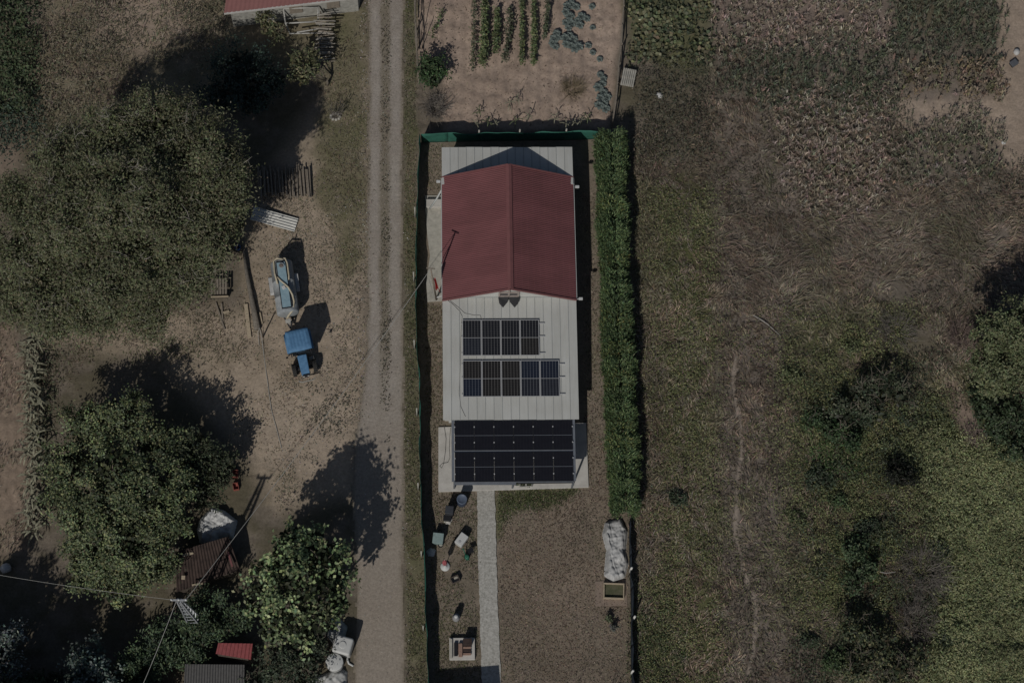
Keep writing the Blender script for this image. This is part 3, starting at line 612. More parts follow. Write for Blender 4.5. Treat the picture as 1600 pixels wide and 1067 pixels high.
tree('leafy_shrub', 'dark leafy shrub under the bright linden tree, beside the white containers', [(440, 1025, 2.4, 1.3), (480, 1030, 2.2, 1.2), (420, 1060, 2.2, 1.3), (465, 1070, 2.2, 1.4), (495, 1005, 1.8, 0.8)], (455, 1065), [(0.06, 0.085, 0.045), (0.085, 0.1, 0.055), (0.05, 0.065, 0.04)], cat='shrub', nleaf=260, L=0.18, W=0.09, clump=0.45, trunk_r=0.1, twigs=12, twigm=BARK)
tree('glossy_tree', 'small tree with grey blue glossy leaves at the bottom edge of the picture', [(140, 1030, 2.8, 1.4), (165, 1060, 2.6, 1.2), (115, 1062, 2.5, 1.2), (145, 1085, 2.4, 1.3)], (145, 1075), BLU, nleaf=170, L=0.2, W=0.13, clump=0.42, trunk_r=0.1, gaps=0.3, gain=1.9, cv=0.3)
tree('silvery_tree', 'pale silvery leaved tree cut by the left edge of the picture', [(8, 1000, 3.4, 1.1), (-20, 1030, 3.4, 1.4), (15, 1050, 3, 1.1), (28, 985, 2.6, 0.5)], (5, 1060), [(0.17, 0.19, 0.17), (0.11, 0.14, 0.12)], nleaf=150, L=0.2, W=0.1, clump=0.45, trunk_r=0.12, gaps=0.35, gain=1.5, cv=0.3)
for lb, bs, h, r in (('tall dark conifer beyond the lower left corner', (35, 1150), 8.6, 2.4), ('second dark conifer beyond the bottom edge', (85, 1190), 8.8, 2.3), ('third dark conifer beyond the bottom edge', (-45, 1110), 8, 2.4), ('leafy tree beyond the bottom edge', (135, 1150), 6.2, 2.2), ('leafy tree just beyond the lower edge near the glossy tree', (215, 1120), 4.8, 2.1), ('fourth dark conifer beyond the lower left corner', (-10, 1185), 9.5, 2.4), ('fifth dark conifer beyond the left edge near the white bag', (-40, 1020), 6.5, 2.0), ('sixth dark conifer just below the silvery tree beyond the frame', (60, 1110), 6.5, 2.0)):
    b = G(*bs); pr0 = []
    for k in range(7):
        z = 0.8 + (h - 1.2) * k / 6; x, y = PXv(np.array([b.x]), np.array([b.y]), z); pr0.append((float(x[0]), float(y[0]), z, r * (1.1 - 0.85 * k / 6), (h / 9)))
    tree('spruce_tree' if 'conifer' in lb else 'field_tree', lb, pr0, bs, DRK, nleaf=180, L=0.25, W=0.09, clump=0.5, trunk_r=0.16, upright='conifer' in lb, gaps=0.05, inner=2.5)
# right-hand side
tree('willow_bush', 'large rounded yellow green tree cut by the right edge of the picture', [(1560, 525, 4.2, 1.7), (1600, 510, 4.6, 1.9), (1545, 565, 3.4, 1.4), (1590, 570, 4.2, 1.9), (1560, 600, 2.6, 1.3), (1640, 560, 4.2, 2.4)], (1595, 600), [(0.105, 0.12, 0.05), (0.08, 0.10, 0.042), (0.13, 0.14, 0.06)], nleaf=420, L=0.17, W=0.08, clump=0.45, trunk_r=0.16, gaps=0.06, cv=0.08, gain=1.75)
tree('dark_bramble', 'dark green leafy bush directly below the large rounded tree', [(1545, 640, 1.3, 1.2), (1585, 650, 1.4, 1.5), (1530, 620, 1, 0.8), (1590, 690, 1.1, 1.3), (1555, 680, 1, 0.9)], (1570, 670), [(0.055, 0.085, 0.035), (0.08, 0.11, 0.05), (0.045, 0.065, 0.03)], cat='bush', nleaf=320, L=0.17, W=0.12, clump=0.4, trunk_r=0.06)
for nm, lb, lobes, bs, cols, tw in (
    ('hazel_bush', 'open leafy bush with bare stems in the middle of the weedy field', [(1350, 610, 1.5, 1.1), (1385, 600, 1.6, 1.1), (1320, 640, 1.3, 1.0), (1370, 640, 1.2, 1.0), (1410, 620, 1.2, 0.8)], (1365, 640), [(0.075, 0.095, 0.05), (0.11, 0.12, 0.07), (0.05, 0.07, 0.035)], 14),
    ('low_bush', 'low dark green bush left of the bare bush, beside bright weeds', [(1300, 670, 0.8, 1.0), (1330, 690, 0.9, 0.9), (1275, 655, 0.7, 0.6)], (1305, 685), [(0.045, 0.085, 0.03), (0.065, 0.105, 0.04)], 4),
    ('round_dark_clump', 'compact nearly black round clump of leaves among the yellow green weeds', [(1405, 740, 0.8, 1.0, 0.9), (1395, 735, 1.1, 0.6), (1415, 745, 0.9, 0.7)], (1405, 755), [(0.014, 0.017, 0.010), (0.02, 0.022, 0.014)], 0),  # near-black leaves put in for a round dark spot among the weeds
    ('elder_bush', 'green bush in front of the grey dead brush', [(1340, 860, 1, 1.0), (1355, 890, 1, 0.9), (1335, 915, 0.9, 0.8)], (1345, 900), [(0.05, 0.085, 0.035), (0.075, 0.105, 0.045)], 0),
    ('yellow_spotted_bush', 'loose bush with scattered yellow leaves near the bottom right', [(1335, 985, 1.6, 1.2), (1370, 1010, 1.7, 1.3), (1340, 1045, 1.5, 1.3), (1400, 1050, 1.5, 1.2), (1430, 1030, 1.2, 0.9)], (1370, 1040), [(0.055, 0.075, 0.035), (0.075, 0.09, 0.045), (0.15, 0.15, 0.06)], 10)):
    tree(nm, lb, lobes, bs, cols, cat='bush', nleaf=260, L=0.17, W=0.1, clump=0.38, trunk_r=0.06, gaps=0.25, twigs=tw, twigm=BARK)
BG = [(0.06, 0.10, 0.035), (0.08, 0.12, 0.045)]; BD = [(0.045, 0.065, 0.035), (0.06, 0.08, 0.045)]; BY = [(0.13, 0.145, 0.055), (0.10, 0.12, 0.05)]
for i, (px, py, r, cols, lb) in enumerate((
    (1270, 663, 0.75, BG, 'low bright green bush left of the open leafy bush'), (1345, 660, 0.7, BD, 'small dark bush directly below the open leafy bush'), (1280, 750, 0.8, BD, 'dark low bush midway between the footpath and the round black clump'),
    (1310, 785, 0.6, BG, 'small green bush left below the round black clump'), (1355, 828, 0.75, BD, 'dark bush above the bright nettles at lower right'), (1385, 700, 0.55, BY, 'small yellowish bush above the round black clump'),
    (1245, 810, 0.5, BY, 'small yellow green clump right of the footpath bend'), (1235, 590, 0.6, BY, 'yellow green clump right of the start of the footpath'), (1420, 660, 0.6, BD, 'small dark bush beside the pale dry strip'),
    (1310, 1035, 0.9, BG, 'dark green bush left of the yellow spotted bush'), (1265, 1000, 0.45, BD, 'small dark clump right of the lower footpath end'), (1060, 780, 0.5, BD, 'small dark tuft in the weeds east of the hedge end'),
    (1470, 860, 0.6, BD, 'dark bush at the edge of the bramble thicket above the grey brush'), (1485, 1000, 0.7, BD, 'dark hollowed bush right of the tangled dead brush'), (1330, 545, 0.5, BY, 'faint yellow clump above the open leafy bush'))):
    tree('field_bush', lb, [(px, py - r * 6, r * 0.55, r), (px + r * 14, py, r * 0.45, r * 0.75), (px - r * 15, py - 2, r * 0.4, r * 0.7)], (px, py), cols, cat='bush', nleaf=280, L=0.15, W=0.08, clump=0.34, trunk_r=0.04, gaps=0.2, group='low bushes scattered in the right field', gain=1.4)
tree('green_bush', 'rounded dark green bush in the corner of the vegetable plot by the track', [(678, 100, 1.2, 0.8), (668, 112, 1.1, 0.7), (688, 110, 1, 0.6), (675, 125, 0.8, 0.7)], (677, 128), [(0.06, 0.11, 0.035), (0.045, 0.08, 0.03)], cat='bush', nleaf=380, L=0.16, W=0.1, clump=0.36, trunk_r=0.05, gaps=0.05)

# bare grey brush (twigs only)
def brush(name, label, px, py, r, n, cat='dead bush', h=1.0, m=None):
    b = G(px, py); t = thing(name, label, cat, b); mb = MB()
    for i in range(n):
        a = random.uniform(0, 6.28); q = random.random() ** 0.6 * r * 0.5; s0 = Vector((math.cos(a) * q, math.sin(a) * q, -0.05)); d = Vector((math.cos(a), math.sin(a), 0)) * random.uniform(0.3, 1) * r
        e = s0 * 0.5 + d + Vector((random.gauss(0, .15), random.gauss(0, .15), h * random.uniform(0.3, 1.0))); mid_ = s0.lerp(e, 0.5) + Vector((random.gauss(0, .12), random.gauss(0, .12), h * 0.22))
        mb.tube([s0, mid_, e], [0.016, 0.012, 0.005], 3)
        for k in range(2):
            mb.tube([mid_.lerp(e, 0.4 * k), mid_.lerp(e, 0.4 * k) + Vector((random.gauss(0, .3), random.gauss(0, .3), random.uniform(0, .25)))], [0.009, 0.004], 3)
    mb.build('branches', m or mat('dead_twig', (0.17, 0.15, 0.13), 0.95, 0.25, 6), t); return t
brush('dead_bush', 'grey leafless brush right of the green bush, lower right field', 1440, 895, 1.9, 220)
brush('dead_bush', 'grey leafless brush above the open leafy bush in the middle of the field', 1400, 520, 1.5, 130, h=0.8)
brush('dead_bush', 'reddish grey leafless shrub left of the large rounded tree', 1500, 530, 1.2, 100, h=1.1, m=mat('red_twig', (0.17, 0.125, 0.11), 0.95, 0.2, 6))
brush('dead_bush', 'pale pinkish dry shrub beside the dark leafy bush', 1520, 680, 0.7, 90, h=0.6, m=mat('pink_twig', (0.30, 0.235, 0.2), 0.95, 0.2, 6))
brush('dead_bush', 'tangled dead brush with dark hollow at the lower right', 1430, 970, 1.3, 150, h=0.9)
brush('dead_bush', 'dry grey brush below the dark green corner bush of the plot', 680, 172, 1.0, 120, h=0.9)
brush('dead_bush', 'pile of dry pulled vines in the vegetable plot', 895, 140, 0.85, 90, h=0.4, m=mat('dry_vine', (0.2, 0.16, 0.10), 0.95, 0.2, 6))
brush('sapling', 'leafless sapling beside the pale stones left of the track', 525, 182, 0.5, 24, cat='sapling', h=1.7)

# ------------------------------------------------------------------ hedge
hp = [(952, 226), (954, 300), (957, 400), (962, 520), (967, 640), (972, 720), (974, 806)]
hb = G(*hp[3]); hedge = thing('conifer_hedge', 'long clipped dark green conifer hedge along the east side of the house', 'hedge', hb)
n = 26000; ts = rng.random(n); H_ = np.array([np.array(G(*p)) for p in hp]); tt = np.linspace(0, 1, len(hp))
cx = np.interp(ts, tt, H_[:, 0]); cy = np.interp(ts, tt, H_[:, 1])
pid = np.floor((cy - cy.min()) / 0.92).astype(int); pf = ((cy - cy.min()) / 0.92) % 1.0; prng = np.random.default_rng(8); ptint = prng.uniform(0.85, 1.12, 60)[pid]; pwid = prng.uniform(0.85, 1.12, 60)[pid] * (0.86 + 0.16 * np.sin(pf * math.pi)); phei = prng.uniform(0.86, 1.1, 60)[pid] * (0.88 + 0.14 * np.sin(pf * math.pi)); pbr = (prng.random(60) > 0.8)[pid]
lump = fbm(cy, cx * 0 + 3, 1.1, 77, 3)
ang = rng.uniform(-0.35, math.pi + 0.35, n); rr_ = rng.random(n) ** 0.22
HWI = 0.84 * (0.8 + 0.4 * lump) * pwid; HH = 2.1 * phei * (0.85 + 0.3 * fbm(cy, cx * 0 + 9, 0.9, 78, 3))
X = cx + HWI * rr_ * np.sign(np.cos(ang)) * np.abs(np.cos(ang)) ** 0.55 + rng.normal(0, 0.05, n); Z = np.maximum(0.1, HH * (0.35 + 0.65 * rr_ * np.maximum(-0.4, np.sin(ang))) + rng.normal(0, 0.08, n)); Y = cy + rng.normal(0, 0.12, n)
P = np.stack([X, Y, Z], 1); out = np.sign(X - cx)
parts = []
for k in range(4):
    yaw = np.where(out > 0, 0, math.pi) + rng.normal(0, 1.1, n)
    cc = pick([(0.07, 0.11, 0.038), (0.05, 0.085, 0.034), (0.10, 0.14, 0.045)], n, 0.22, gain=1.65) * (0.75 + 0.55 * vnoise(X * 3, Y * 3, 1.0, 5 + k))[:, None] * ptint[:, None]; cc = np.where((pbr & (rng.random(n) < 0.25))[:, None], cc * (1.35, 1.05, 0.9), cc)
    parts.append(blade_arr(P + rng.normal(0, 0.07, (n, 3)), yaw, rng.uniform(0.12, 0.28, n), 0.048, rng.uniform(0.2, 0.85, n), cc, 0.3))
v, f, c = join(parts); tri_obj('foliage', v, f, c, LEAF, hedge)
for y in np.linspace(0.01, 0.99, 18):
    m = MB(); p = Vector((float(np.interp(y, tt, H_[:, 0])), float(np.interp(y, tt, H_[:, 1])), 0)) - hb; m.cyl(p + Vector((0, 0, -0.1)), p + Vector((0, 0, 1.7)), 0.06, 0.02, 6); m.build('trunk', BARK, hedge)

# ------------------------------------------------------------------ ground cover (nobody could count it)
def blades(name, label, cat, poly, dens, cols, L, W, lean, soft=8, keep=None, yawf=None, m=GRASS, var=0.22, patch=0.0, seed=1, droop=0.35, z0=-0.02, label_kind='stuff'):
    P, X, Y = pts_in(poly, dens, soft, keep); n = len(P)
    if patch:
        k = fbm(P[:, 0], P[:, 1], 1.6, seed * 13 + 5, 3) > rng.normal(patch, 0.06, n); P = P[k]; n = len(P)
    P[:, 2] = gz(P[:, 0], P[:, 1]) + z0
    yaw = rng.uniform(0, 6.28, n) if yawf is None else yawf(P) + rng.normal(0, 0.5, n)
    cc = pick(cols, n, var) * (0.62 + 0.76 * fbm(P[:, 0], P[:, 1], 1.1, seed, 4))[:, None]
    tn = fbm(P[:, 0], P[:, 1], 3.2, seed + 300, 3); cc = cc * (0.6 + 0.8 * fbm(P[:, 0], P[:, 1], 4.5, seed + 500, 3))[:, None] * np.where((tn > 0.56)[:, None], (0.95, 0.87, 0.84), np.where((tn < 0.38)[:, None], (0.84, 0.87, 0.76), (0.90, 0.88, 0.87)))
    return blade_arr(P, yaw, rng.uniform(L[0], L[1], n), W * rng.uniform(0.7, 1.3, n), rng.uniform(lean[0], lean[1], n), cc, droop)
def canopy(poly, dens, cols, h, L, W, soft=10, keep=None, lump=0.9, patch=0.0, seed=1, var=0.2, up=1.0):
    P, X, Y = pts_in(poly, dens, soft, keep); n = len(P)
    if patch:
        k = fbm(P[:, 0], P[:, 1], 1.4, seed * 17 + 3, 3) > rng.normal(patch, 0.05, n); P = P[k]; n = len(P)
    hh = h * (0.25 + 1.5 * fbm(P[:, 0], P[:, 1], lump, seed + 40, 3) ** 1.5)
    P[:, 2] = gz(P[:, 0], P[:, 1]) + hh * rng.random(n) ** 0.35
    cc = pick(cols, n, var) * (0.7 + 0.6 * fbm(P[:, 0], P[:, 1], lump * 1.7, seed + 90, 3))[:, None]
    return leaf_arr(P, rng.normal(0, 0.55, (n, 3)) + (0, 0, up), L * rng.uniform(0.6, 1.3, n), W * rng.uniform(0.7, 1.2, n), cc)
def stuff(name, label, cat, parts, m=GRASS):
    v, f, c = join(parts); o = tri_obj(name, v, f, c, m, kind='stuff'); return tag(o, label, cat)
DRY = [(0.295, 0.242, 0.175), (0.215, 0.175, 0.122), (0.145, 0.118, 0.08), (0.37, 0.305, 0.22)]
DRYG = [(0.17, 0.165, 0.09), (0.13, 0.135, 0.065), (0.21, 0.18, 0.12)]
WEED = [(0.18, 0.21, 0.07), (0.25, 0.262, 0.088), (0.125, 0.15, 0.056), (0.30, 0.285, 0.11)]
FIELD = [(1000, 205), (1115, 150), (1115, 60), (1400, 160), (1430, 280), (1700, 250), (1700, 1150), (990, 1150), (1000, 500)]
flow = lambda P: 6.28 * fbm(P[:, 0], P[:, 1], 6.0, 401, 2) + 5.0 * (vnoise(P[:, 0], P[:, 1], 0.55, 402) - 0.5)
def offtrack(X, Y):
    d = np.full(X.shape, 1e9)
    for a, b in zip(trk[:-1], trk[1:]):
        ex, ey = b[0] - a[0], b[1] - a[1]; t = np.clip(((X - a[0]) * ex + (Y - a[1]) * ey) / (ex * ex + ey * ey), 0, 1); d = np.minimum(d, np.hypot(X - a[0] - t * ex, Y - a[1] - t * ey))
    return d > 2.4 + 0.9 * np.sin(Y * 0.23)
notbig = lambda X, Y: ~((X > 1455) & (Y > 640)) & offtrack(X, Y)
stuff('dry_grass', 'grey brown dry grass matting the field right of the hedge', 'grass', [
    blades('', '', '', FIELD, 150, DRY, (0.14, 0.5), 0.036, (0.45, 1.02), 10, notbig, flow, seed=3, patch=0.30),
    blades('', '', '', [(1120, 330), (1700, 280), (1700, 470), (1420, 460), (1150, 480)], 105, DRY[:2] + DRY[3:], (0.3, 1.0), 0.03, (0.7, 1.05), 16, None, lambda P: 0.5 * np.sin(P[:, 0] * 0.35) + 5.5 * (fbm(P[:, 0], P[:, 1], 2.2, 12, 3) - 0.5) - 0.35, seed=5, patch=0.36),
    blades('', '', '', [(995, 210), (1035, 210), (1040, 900), (1000, 900)], 150, DRY, (0.35, 0.7), 0.03, (0.5, 0.95), 6, None, None, seed=6)])
stuff('field_weeds', 'yellow green low weeds in strips across the field', 'weeds', [
    canopy([(1012, 290), (1110, 300), (1125, 1150), (1000, 1150), (1020, 700)], 300, WEED, 0.34, 0.12, 0.055, 16, patch=0.42, seed=3, keep=offtrack),
    canopy([(1230, 500), (1430, 480), (1450, 700), (1440, 1000), (1250, 980), (1215, 700)], 310, WEED, 0.42, 0.125, 0.055, 22, patch=0.42, seed=4),
    canopy([(1010, 240), (1130, 240), (1150, 480), (1010, 480)], 90, WEED, 0.2, 0.13, 0.06, 16, patch=0.56, seed=14),
    canopy([(1090, 480), (1300, 480), (1300, 1150), (1100, 1150)], 70, WEED, 0.2, 0.12, 0.06, 16, patch=0.52, seed=15, keep=offtrack),
    canopy([(1250, 600), (1460, 560), (1470, 1150), (1250, 1150)], 130, [(0.085, 0.105, 0.055), (0.065, 0.085, 0.04)], 0.7, 0.17, 0.08, 22, patch=0.53, seed=16),
    canopy([(1410, 640), (1480, 620), (1480, 840), (1420, 860)], 340, [(0.24, 0.26, 0.10), (0.18, 0.2, 0.08)], 0.6, 0.15, 0.06, 18, patch=0.3, seed=17),
    canopy([(1270, 700), (1470, 640), (1480, 860), (1300, 900)], 160, [(0.19, 0.215, 0.075), (0.13, 0.155, 0.06)], 0.55, 0.15, 0.06, 22, patch=0.47, seed=18)], LEAF)
stuff('bramble_thicket', 'dense yellow green bramble thicket filling the lower right corner', 'thicket', [
    canopy([(1440, 690), (1520, 700), (1700, 640), (1700, 1150), (1400, 1150), (1470, 1000), (1500, 900), (1460, 800)], 620, [(0.275, 0.30, 0.12), (0.335, 0.345, 0.145), (0.2, 0.23, 0.092)], 0.85, 0.18, 0.06, 16, lump=1.3, seed=21)], LEAF)
stuff('bright_weeds', 'bright green nettles at the edges of the field bushes', 'weeds', [
    canopy([(1270, 690), (1330, 680), (1340, 740), (1280, 750)], 260, [(0.06, 0.125, 0.03), (0.08, 0.14, 0.04)], 0.4, 0.18, 0.08, 14, seed=31),
    canopy([(1310, 840), (1370, 840), (1370, 910), (1310, 900)], 240, [(0.06, 0.12, 0.03), (0.08, 0.13, 0.04)], 0.4, 0.16, 0.08, 14, seed=32),
    canopy([(990, 960), (1050, 930), (1070, 1150), (990, 1150)], 160, [(0.075, 0.105, 0.04), (0.10, 0.125, 0.05)], 0.3, 0.16, 0.07, 14, seed=33)], LEAF)
def corn_patch(polys, cols, per_m2, h, seed, lw=0.05, nl=5, rowdir=None, soft=6):
    out = []
    for poly in polys:
        P, X, Y = pts_in(poly, per_m2, soft); n = len(P)
        k = fbm(P[:, 0], P[:, 1], 2.0, seed, 3) > rng.normal(0.2, 0.05, n); P = P[k]; n = len(P)
        if n == 0: continue
        tone = pick(cols, n, 0.18); hh = h * rng.uniform(0.6, 1.2, n)
        for q in range(nl):
            p = P.copy(); p[:, 2] = hh * (q + 0.6) / nl * 0.9
            out.append(blade_arr(p, rng.uniform(0, 6.28, n), rng.uniform(0.16, 0.42, n), lw * rng.uniform(0.7, 1.3, n), rng.uniform(0.2, 0.75, n), tone * rng.uniform(0.75, 1.25, (n, 1)), 0.9))
        out.append(blade_arr(P * (1, 1, 0), rng.uniform(0, 6.28, n), hh * 1.1, 0.04, rng.uniform(0, 0.15, n), tone * 0.9, 0.1))
    return out
stuff('dry_corn', 'brown dried corn standing in the upper right field', 'corn', corn_patch([[(1120, -60), (1385, -60), (1385, 75), (1125, 80)], [(1190, 150), (1385, 140), (1385, 260), (1370, 330), (1250, 330)]], [(0.40, 0.305, 0.23), (0.31, 0.24, 0.175), (0.45, 0.35, 0.265), (0.25, 0.22, 0.135)], 40, 0.36, 50, soft=14))
stuff('green_corn', 'dark green corn in the top right block', 'corn', corn_patch([[(1385, -60), (1560, -60), (1562, 92), (1400, 96)], [(1140, 72), (1390, 72), (1390, 165), (1200, 170), (1130, 130)]], [(0.14, 0.155, 0.095), (0.11, 0.125, 0.075), (0.19, 0.19, 0.125)], 44, 0.45, 51, soft=14))
stuff('russet_sorghum', 'russet brown sorghum in two short blocks by the bare soil', 'crop', corn_patch([[(1400, 98), (1478, 98), (1480, 142), (1410, 150)], [(1495, 96), (1562, 96), (1566, 155), (1495, 155)]], [(0.34, 0.25, 0.17), (0.27, 0.19, 0.12), (0.22, 0.19, 0.1)], 30, 0.6, 52, 0.07))
stuff('mixed_corn', 'half green half dry corn below the bare soil strip', 'corn', corn_patch([[(1430, 190), (1510, 170), (1560, 200), (1560, 260), (1420, 290), (1405, 250)]], [(0.25, 0.23, 0.14), (0.33, 0.27, 0.2), (0.17, 0.18, 0.1)], 36, 0.38, 53, soft=14))
stuff('squash_leaves', 'broad yellowish squash leaves right of the vegetable plot', 'squash', [
    canopy([(990, -60), (1115, -60), (1112, 90), (1080, 100), (985, 95)], 60, [(0.17, 0.18, 0.085), (0.12, 0.14, 0.07), (0.22, 0.21, 0.1)], 0.35, 0.3, 0.26, 8, seed=61, patch=0.42),
    canopy([(985, -60), (1115, -60), (1112, 95), (985, 95)], 120, [(0.08, 0.10, 0.05), (0.06, 0.08, 0.04)], 0.25, 0.18, 0.1, 8, seed=62, patch=0.42)], LEAF)
stuff('tall_weeds', 'dark olive weeds below the squash leaves', 'weeds', [canopy([(995, 100), (1110, 95), (1110, 250), (1000, 250)], 200, [(0.10, 0.10, 0.065), (0.075, 0.08, 0.045), (0.13, 0.115, 0.08)], 0.5, 0.18, 0.06, 14, seed=63),
    canopy([(1380, 60), (1405, 60), (1425, 290), (1390, 300)], 150, [(0.07, 0.08, 0.045), (0.1, 0.1, 0.055)], 0.25, 0.16, 0.06, 10, seed=64),
    canopy([(1500, 260), (1700, 250), (1700, 330), (1480, 330)], 140, [(0.09, 0.10, 0.055), (0.12, 0.115, 0.075)], 0.4, 0.16, 0.06, 20, seed=65, patch=0.4)], LEAF)
offyard = lambda X, Y: ~((X > 540) & (Y > 640))
stuff('track_grass', 'thin dry grass on the verges and crown of the track', 'grass', [
    blades('', '', '', [(633, -60), (650, -60), (650, 210), (652, 560), (660, 760), (668, 1150), (639, 1150), (634, 700)], 230, DRYG + DRY[1:3] + WEED[2:3], (0.1, 0.28), 0.03, (0.3, 0.95), 3, seed=71, patch=0.3),
    blades('', '', '', [(505, 20), (574, 20), (572, 480), (545, 520), (500, 300)], 120, DRYG + DRY[:2], (0.1, 0.28), 0.03, (0.4, 1.0), 8, seed=72, patch=0.34),
    blades('', '', '', [(596, -60), (610, -60), (608, 620), (595, 620)], 110, [(0.13, 0.115, 0.07), (0.18, 0.155, 0.11)], (0.08, 0.2), 0.03, (0.3, 0.95), 2, seed=73, patch=0.45),
    blades('', '', '', [(395, 300), (572, 300), (560, 640), (440, 800), (380, 560)], 80, [(0.36, 0.30, 0.22), (0.27, 0.23, 0.16), (0.2, 0.18, 0.115)], (0.08, 0.24), 0.035, (0.6, 1.02), 10, seed=74, patch=0.46),
    blades('', '', '', [(-40, 480), (380, 480), (380, 560), (130, 560), (60, 700), (50, 560), (-40, 520)], 130, DRYG + DRY[1:3], (0.12, 0.32), 0.03, (0.4, 1), 10, seed=75, patch=0.38)])
stuff('yard_litter', 'dark leaf litter and low weeds speckling the bare yard by the tractor', 'litter', [
    canopy([(395, 320), (572, 200), (566, 640), (540, 690), (440, 800), (385, 700), (300, 560), (100, 560), (100, 510), (380, 480)], 90, [(0.25, 0.205, 0.15), (0.2, 0.165, 0.12), (0.2, 0.19, 0.12)], 0.025, 0.10, 0.07, 8, lump=0.4, patch=0.53, seed=74),
    canopy([(480, 590), (562, 590), (556, 690), (480, 720)], 120, [(0.16, 0.145, 0.1), (0.12, 0.11, 0.075)], 0.08, 0.12, 0.08, 8, lump=0.4, patch=0.52, seed=77),
    canopy([(596, -60), (611, -60), (610, 700), (596, 640)], 120, [(0.14, 0.125, 0.09), (0.1, 0.09, 0.06)], 0.06, 0.12, 0.08, 2, lump=0.4, patch=0.5, seed=78)], LEAF)
stuff('ploughed_stubble', 'ragged dry stubble over the ploughed strip at the left edge', 'stubble', [
    blades('', '', '', [(-60, 500), (20, 500), (46, 600), (48, 860), (-60, 880)], 90, DRY + [(0.1, 0.085, 0.065)], (0.1, 0.4), 0.035, (0.6, 1.02), 6, None, lambda P: 0.9 + 0.0 * P[:, 0], seed=97, patch=0.45),
    canopy([(60, 500), (90, 560), (80, 700), (40, 700), (44, 520)], 120, [(0.1, 0.12, 0.06), (0.15, 0.14, 0.08)], 0.3, 0.16, 0.07, 8, seed=98, patch=0.45),
    blades('', '', '', [(655, -60), (970, -60), (955, 195), (660, 195)], 22, DRY + [(0.14, 0.11, 0.085)], (0.06, 0.2), 0.035, (0.7, 1.02), 3, seed=99)])
def pebbles(poly, dens, r0, r1, cols, patch, seed):
    P, X, Y = pts_in(poly, dens, 4); n = len(P); k = fbm(P[:, 0], P[:, 1], 0.8, seed, 3) > rng.normal(patch, 0.06, n); P = P[k]; n = len(P); P[:, 2] = gz(P[:, 0], P[:, 1]) + 0.015
    r = rng.uniform(r0, r1, n) ** 1.0; a = rng.uniform(0, 6.28, n); V = []
    for q in range(4): V.append(P + np.stack([np.cos(a + q * 1.57) * r * rng.uniform(0.7, 1.3, n), np.sin(a + q * 1.57) * r * rng.uniform(0.7, 1.3, n), np.zeros(n) - 0.02], 1))
    V.append(P + np.stack([rng.normal(0, 0.2, n) * r, rng.normal(0, 0.2, n) * r, r * 0.8], 1)); V = np.stack(V, 1).reshape(-1, 3); i = np.arange(n) * 5
    F = np.concatenate([np.stack([i + q, i + (q + 1) % 4, i + 4], 1) for q in range(4)]); return V, F, np.repeat(pick(cols, n, 0.2), 5, 0)
GRV = [(0.34, 0.30, 0.26), (0.24, 0.21, 0.18), (0.42, 0.38, 0.33)]
stuff('loose_gravel', 'loose stones along the crown and edges of the track', 'gravel', [pebbles(ROADPOLY, 14, 0.015, 0.05, GRV, 0.45, 5), pebbles([(566, -60), (576, -60), (575, 560), (558, 700), (552, 700), (562, 560)], 60, 0.02, 0.06, GRV, 0.42, 6), pebbles([(596, -60), (610, -60), (608, 620), (594, 620)], 60, 0.02, 0.055, GRV, 0.4, 7), pebbles([(628, -60), (640, -60), (642, 1150), (632, 1150)], 40, 0.02, 0.05, GRV, 0.42, 8), pebbles([(400, 330), (570, 300), (560, 700), (430, 790)], 10, 0.02, 0.05, GRV, 0.45, 9)], GRASS)
stuff('yard_grass', 'patchy dry lawn with fallen leaves inside the green net fence', 'grass', [
    blades('', '', '', [(665, 225), (692, 225), (695, 660), (684, 670), (684, 770), (745, 770), (752, 1150), (680, 1150), (668, 760), (660, 480)], 190, DRYG + DRY[:3] + WEED[2:3], (0.08, 0.24), 0.03, (0.4, 1.0), 2, lambda X, Y: ~((X > 663) & (X < 695) & (Y > 300) & (Y < 475)), seed=81, patch=0.3),
    blades('', '', '', [(778, 766), (916, 764), (975, 700), (985, 1150), (786, 1150)], 150, [(0.30, 0.24, 0.178), (0.2, 0.158, 0.118), (0.13, 0.102, 0.076), (0.215, 0.185, 0.12)], (0.08, 0.2), 0.035, (0.6, 1.02), 3, seed=82),
    blades('', '', '', [(778, 766), (905, 764), (870, 792), (800, 800), (782, 840)], 330, [(0.075, 0.105, 0.04), (0.1, 0.125, 0.05)], (0.1, 0.24), 0.03, (0.2, 0.8), 5, seed=83),
    blades('', '', '', [(905, 300), (930, 300), (945, 760), (918, 760)], 120, DRY, (0.1, 0.24), 0.035, (0.5, 1), 2, seed=84)])
stuff('rough_weeds', 'brown and olive rough weeds above the walnut tree', 'weeds', [
    canopy([(60, -60), (200, -60), (180, 90), (150, 160), (60, 200)], 150, [(0.19, 0.175, 0.105), (0.13, 0.13, 0.07), (0.25, 0.21, 0.14)], 0.5, 0.2, 0.06, 14, seed=91, patch=0.38),
    blades('', '', '', [(50, -60), (360, -60), (330, 90), (170, 170), (60, 320)], 90, [(0.36, 0.29, 0.22), (0.27, 0.22, 0.165), (0.2, 0.18, 0.11)], (0.2, 0.5), 0.04, (0.4, 0.95), 12, seed=92, patch=0.36),
    canopy([(280, -60), (355, -60), (350, 60), (280, 40)], 150, [(0.1, 0.1, 0.06), (0.13, 0.115, 0.075)], 0.5, 0.2, 0.06, 12, seed=93)], LEAF)
